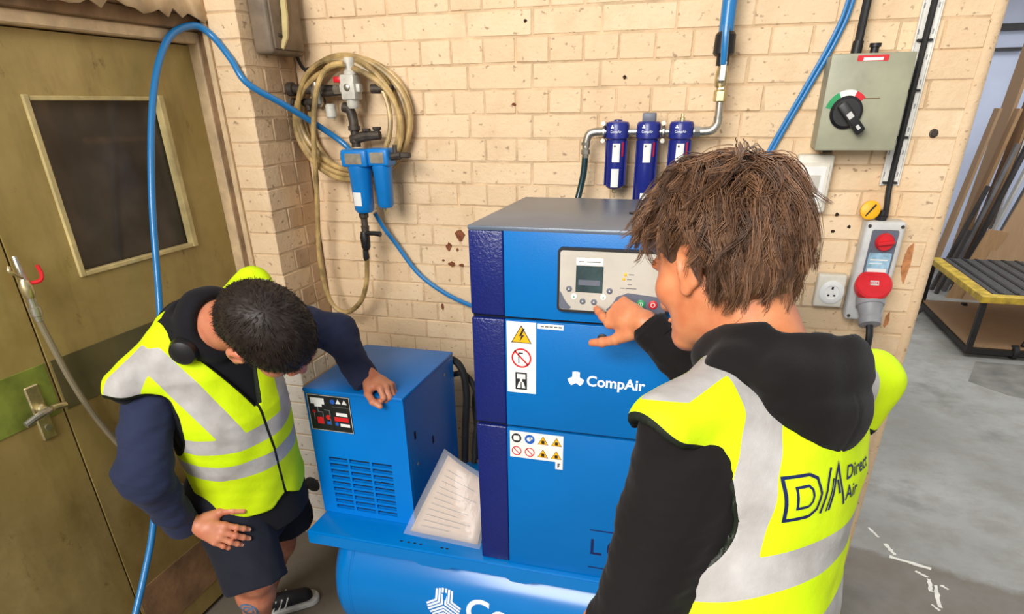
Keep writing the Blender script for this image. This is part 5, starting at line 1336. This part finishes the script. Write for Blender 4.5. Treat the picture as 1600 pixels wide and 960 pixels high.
def l_stripe(P):
    Q = to_loc(P, fr2); x, y, z = Q.T
    v = np.minimum(np.minimum(.033, y+.005)-np.abs(np.abs(x)-(.085+.30*np.clip((z-.285), 0, .27))), z-.27)
    b1 = .025-np.abs(z-.285); b2 = .026-np.abs(z-.190)
    sh = np.minimum(.026-np.abs(y-.012), np.minimum(np.abs(x)-.150, z-(L2-.10)))
    return np.maximum.reduce([v, b1, b2, sh])
def l_edge(P):
    Q = to_loc(P, fr2)
    a = np.minimum(.0075-np.abs(hole2(Q)), np.abs(Q[:, 0])-.128); z_ = np.minimum(np.minimum(.0040-np.abs(Q[:, 0]), Q[:, 1]-.02), .375-Q[:, 2])
    return np.maximum.reduce([a, z_, np.minimum(.006-np.abs(vee(Q)), Q[:, 2]-.365)])
lo, hi = bounds([LW(-.28, -.2, -.2), LW(.28, .2, -.2), LW(.28, -.2, L2+.08), LW(-.28, .2, L2+.08)], .05)
link('vest', sdf_mesh(l_vest, lo, hi, .006, {'stripe': l_stripe, 'edge': l_edge}), M['vest'], man2, None)
def l_hoodie(P):
    d = sleeve(P, s2R, e2R, w2R, .064, .064, .047, 51); d = np.minimum(d, sleeve(P, s2L, e2L, w2L, .062, .056, .044, 53)); return d
lo, hi = bounds([s2R, e2R, w2R, s2L, e2L, w2L], .10)
sw = link('sweatshirt', sdf_mesh(l_hoodie, lo, hi, .006), M['hoodie_navy'], man2, None)
for e, w, r in ((e2R, w2R, .048), (e2L, w2L, .042)):
    dd = (w-e)/np.linalg.norm(w-e); B().tube([w-dd*.02, w+dd*.01, w+dd*.034, w+dd*.042], [r, r*1.02, r*.98, r*.80], 24).build('cuff', M['hoodie_navy'], sw)
# head
Hc2 = np.array((-.950, -1.078, 1.240)); hf2 = (.47, .33, -.82); hu2 = (.803, -.528, .279)
def l_shirt(P):
    Q = to_loc(P, fr2); d = vest2_base(Q, -.012)
    rr = np.sqrt((Q[:, 0]/.100)**2+((Q[:, 1]-.03)/.095)**2)*.095
    tor = np.sqrt((rr-.080)**2+((Q[:, 2]-(L2+.004-.25*np.clip(Q[:, 1], -.1, .1)))*.7)**2)-.017
    nk = Hc2-LW(0, 0, L2); nk = nk/np.linalg.norm(nk); cc = LW(0, -.005, L2)+nk*.070; W_ = P-cc.astype(np.float32); ax_ = W_@nk.astype(np.float32); ra = np.linalg.norm(W_-ax_[:, None]*nk.astype(np.float32), axis=1)
    tor = smin(np.sqrt((ra-.073)**2+(ax_*.6)**2)-.020, tor, .03)
    bag = ell(Q, (.0, -.070, L2-.035), (.10, .038, .055)); h = smin(tor, bag, .03)+.005*wob(Q, 34, 61)
    d = smin(d, h, .02); return smax(smax(d, -cap(P, LW(0, 0, L2), Hc2, .058, .066), .008), -.10-Q[:, 2], .01)
lo, hi = bounds([LW(-.25, -.2, -.12), LW(.25, .2, -.12), LW(.25, -.2, L2+.09), LW(-.25, .2, L2+.09)], .04)
link('shirt', sdf_mesh(l_shirt, lo, hi, .007), M['tshirt_black'], man2, None)
hfn2, HR2, HW2 = head_fn(Hc2, hf2, hu2, LW(0, .02, L2-.01), (.060, .066), 1.10)
lo, hi = bounds([HW2((-.1, -.12, -.14)), HW2((.1, .14, .13)), HW2((.1, -.12, .13)), HW2((-.1, .14, -.14)), LW(0, 0, L2-.03)], .03)
parts = [sdf_mesh(hfn2, lo, hi, .0034)]
a_, b_h = (.93, .14, -.36), (.22, -.80, .55)
h1, c1, x1 = hand_chains(w2R+np.array((.03, .012, -.018)), a_, b_h, 1, [(18, 22, 12), (16, 24, 12), (18, 26, 12), (22, 28, 14)], [(.72, .66, -.1), (.86, .45, -.15), (.92, .30, -.2)], spread=(.10, .02, -.06, -.14), s=.98)
lo, hi = bounds([w2R]+[p for c in c1 for p in c[0]], .025); parts.append(sdf_mesh(lambda P: smin(h1(P), cap(P, w2R+(e2R-w2R)*.25, w2R+np.array((.02, .012, -.012)), .032, .026), .015), lo, hi, .0022))
wl2 = w2L+np.array((.030, -.004, -.002))
h2, c2, x2 = hand_chains(wl2, (.86, -.42, -.10), (.10, .10, 1.0), -1, [(46, 78, 45), (52, 80, 45), (56, 80, 45), (58, 78, 45)], [(.75, .50, -.45), (.86, .10, -.40), (.85, -.35, -.30)], spread=(.05, .01, -.03, -.07), s=.92)
lo, hi = bounds([wl2]+[p for c in c2 for p in c[0]], .025); parts.append(sdf_mesh(lambda P: smin(h2(P), cap(P, w2L+(e2L-w2L)*.25, wl2, .032, .026), .015), lo, hi, .0022))
hip2R, hip2L = np.array((-1.315, -.965, .680)), np.array((-1.285, -.80, .700))
kn2R, an2R = np.array((-1.205, -1.045, .435)), np.array((-1.335, -.945, .100))
kn2L, an2L = np.array((-1.275, -.775, .455)), np.array((-1.425, -.785, .100))
def legs2(P):
    d = None
    for h, k, a in ((hip2R, kn2R, an2R), (hip2L, kn2L, an2L)):
        sh = a+(k-a)*.68; q = smin(cap(P, h, k, .078, .056), smin(cap(P, k, sh, .052, .055), cap(P, sh, a, .055, .036), .03), .03)
        d = q if d is None else np.minimum(d, q)
    return d
lo, hi = bounds([hip2R, hip2L, kn2R, kn2L, an2R, an2L], .10); parts.append(sdf_mesh(legs2, lo, hi, .006))
def inner2(P):
    Q = to_loc(P, fr2); d = smin(trunk(Q, k2, [a-.045 for a in VW2], [a-.045 for a in VD2], None, L2), cap(Q, (-.15, 0, L2-.08), (.15, 0, L2-.08), .045), .05)
    for a, e, w in ((s2R, e2R, w2R), (s2L, e2L, w2L)): d = smin(d, smin(cap(P, a, e, .045, .038), cap(P, e, w, .038, .026), .02), .02)
    return d
lo, hi = bounds([s2R, e2R, w2R, s2L, e2L, w2L, LW(-.2, -.15, -.15), LW(.2, .15, L2)], .06); parts.append(sdf_mesh(inner2, lo, hi, .009))
body2 = link('body', join_meshes(parts), M['skin_l'], man2, None)
nail(c1, x1, M['nail'], body2)
for sx in (-1, 1):
    e = B().ball(HW2((sx*.031, .079, -.003)), .0115, n=8).build('eye', M['eye'], man2)
    B().ball(HW2((sx*.0315, .0880, -.003)), .0045, n=6).build('iris', M['ink'], e)
def l_shorts(P):
    Q = to_loc(P, fr2); d = trunk(Q*np.where(Q[:, :1] < 0, np.array([1.15, 1, 1], np.float32), np.float32(1)), [-.2, .1], [.178, .170], [.145, .130], [.02, .01], .04, -.14)
    for h, k, r0, r1 in ((hip2R, kn2R, .106, .094), (hip2L, kn2L, .104, .090)):
        v = (k-h)/np.linalg.norm(k-h); e = k+v*.03; q = cap(P, h, e+v*.1, r0, r1); q = smax(q, (P-e.astype(np.float32))@v.astype(np.float32), .006); d = smin(d, q, .03)
    return d+.004*wob(P, 42, 71)+.002*wob(P, 90, 72)
lo, hi = bounds([hip2R, hip2L, kn2R, kn2L, LW(0, 0, .1)], .16); link('shorts', sdf_mesh(l_shorts, lo, hi, .007), M['shorts'], man2, None)
# tattoo on the near calf
mid = an2R*.52+kn2R*.48; nrm = np.array((.35, -.80, .45)); nrm /= np.linalg.norm(nrm); bv = bvh_of(body2.data)
ey = (kn2R-an2R); ey -= nrm*(ey@nrm); ex = np.cross(ey, nrm)
V = []; F = []
for q in ring(0, 0, .030, .007)+ring(0, 0, .018, .006)+ribbon([(-.02, -.02), (.015, .02)], .006):
    i = len(V); V += q; F.append(tuple(range(i, i+len(q))))
project_print('tattoo', V, F, mid, ex, ey, nrm, bv, M['tattoo'], body2, .0008)
shoe(man2, (-1.480, -.835, 0), (-1.280, -.655, 0), ''); shoe(man2, (-1.395, -.985, 0), (-1.165, -.905, 0), '')
# cropped hair
def l_cap(P):
    Q = (P-Hc2.astype(np.float32))@HR2.astype(np.float32)
    Q = Q/1.10; d = ell(Q, (0, -.012, .028), (.083, .104, .093)); d = smin(d, ell(Q, (0, -.060, -.030), (.064, .045, .050)), .04)+.0015*wob(Q, 120, 31)
    d = smax(d, -ell(Q, (0, .098, -.065), (.085, .072, .100)), .010)
    for sx in (-1, 1): d = smax(d, -ell(Q, (sx*.088, .010, -.045), (.030, .034, .045)), .01)
    return d
lo, hi = bounds([HW2((-.12, -.14, -.13)), HW2((.12, .14, .14)), HW2((.12, -.14, .14)), HW2((-.12, .14, -.13))], .03)
cm = sdf_mesh(l_cap, lo, hi, .0042, {'tint': lambda P: .15+.2*(wob(P, 90, 3)+.5)})
rs = np.random.RandomState(9); co = np.empty(len(cm.vertices)*3, np.float32); cm.vertices.foreach_get('co', co); co = co.reshape(-1, 3); no = np.empty(len(cm.vertices)*3, np.float32); cm.vertices.foreach_get('normal', no); no = no.reshape(-1, 3)
hair2 = link('hair', cm, M['hair_dark'], man2, None)
cr2 = HW2((.01, -.06, .12)); ids = rs.choice(len(co), min(len(co), 4200), replace=False); gd = []
for i in ids:
    p, n = co[i].astype(float), no[i].astype(float)
    if (HR2.T@(p-Hc2))@HR2.T@n < 0 if False else False: continue
    q = HR2.T@n
    if q@(HR2.T@(p-Hc2)) < .02: continue
    d = p-cr2; d -= n*(d@n); d /= np.linalg.norm(d)+1e-9; Ln = rs.uniform(.010, .018); v = d*.85+n*.35+rs.normal(size=3)*.18
    gd.append(np.array([p-n*.002+v*Ln*t-n*.004*t*t for t in (0, .35, .7, 1)]))
strands('cropped_strands', gd, 4, .0022, .0007, M['hair_dark'], hair2, 3, .2, .0004)
# ear defenders round the neck
em = B().tube(smooth_path([LW(.095, .04, L2+.015), LW(.100, -.03, L2+.012), LW(0, -.095, L2+.015), LW(-.100, -.03, L2+.012), LW(-.095, .04, L2+.015)], 6), .007, 8).build('ear_defender_band', M['black'], man2)
for s in (1, -1):
    c = LW(s*.095, .075, L2-.005); ax = fr2[1]@np.array([s*.75, .6, .1])
    B().lathe(c, ax, [(-.012, .026), (-.008, .033), (.008, .034), (.022, .030), (.028, .018)], 24).build('ear_cup', M['black'], em)
# print on the vest back
bk = Vector(fr[1]@np.array([.18, -1, -.05])); ex = Vector(fr[1]@np.array([1, 0, 0])); up = Vector(fr[1][:, 2])
ex = (ex-bk*ex.dot(bk)/bk.length_squared).normalized(); up = up.normalized()
org = RW(-.050, -.10, .300); TS = .74
def lay(name, polys, m=M['navy_ink']):
    V = []; F = []
    for q in polys:
        i = len(V); V += [(a*TS, b*TS) for a, b in q]; F.append(tuple(range(i, i+len(q))))
    return project_print(name, V, F, org, ex, up, bk, bvh, m, vest)
c_, s_ = math.cos(.20), math.sin(.20); ex, up = ex*c_+up*s_, up*c_-ex*s_
lw = .0062
lay('logo_letter', ribbon([(-.030, -.038), (-.078, -.038), (-.078, .040), (-.030, .040)], lw)+ribbon([(-.030, .040), (-.012, .030), (-.004, 0), (-.012, -.028), (-.030, -.038)], lw)+ribbon([(-.034, -.018), (-.058, -.018), (-.058, .020), (-.034, .020), (-.026, .012), (-.024, 0), (-.026, -.010), (-.034, -.018)], .005))
lay('logo_letter', ribbon([(.000, -.040), (.024, .042)], lw)+ribbon([(.024, -.040), (.046, .042), (.072, -.040)], lw)+ribbon([(.016, -.040), (.033, .020)], .004)+ribbon([(.046, .014), (.054, -.014)], .006))
v, f = text2d('Direct', .040, .0006, 1.05); project_print('lettering', [((.076+a)*TS, (.018+b_)*TS) for a, b_ in v], f, org, ex, up, bk, bvh, M['navy_ink'], vest)
v, f = text2d('Air', .040, .0006, 1.05); project_print('lettering', [((.076+a)*TS, (-.022+b_)*TS) for a, b_ in v], f, org, ex, up, bk, bvh, M['navy_ink'], vest)
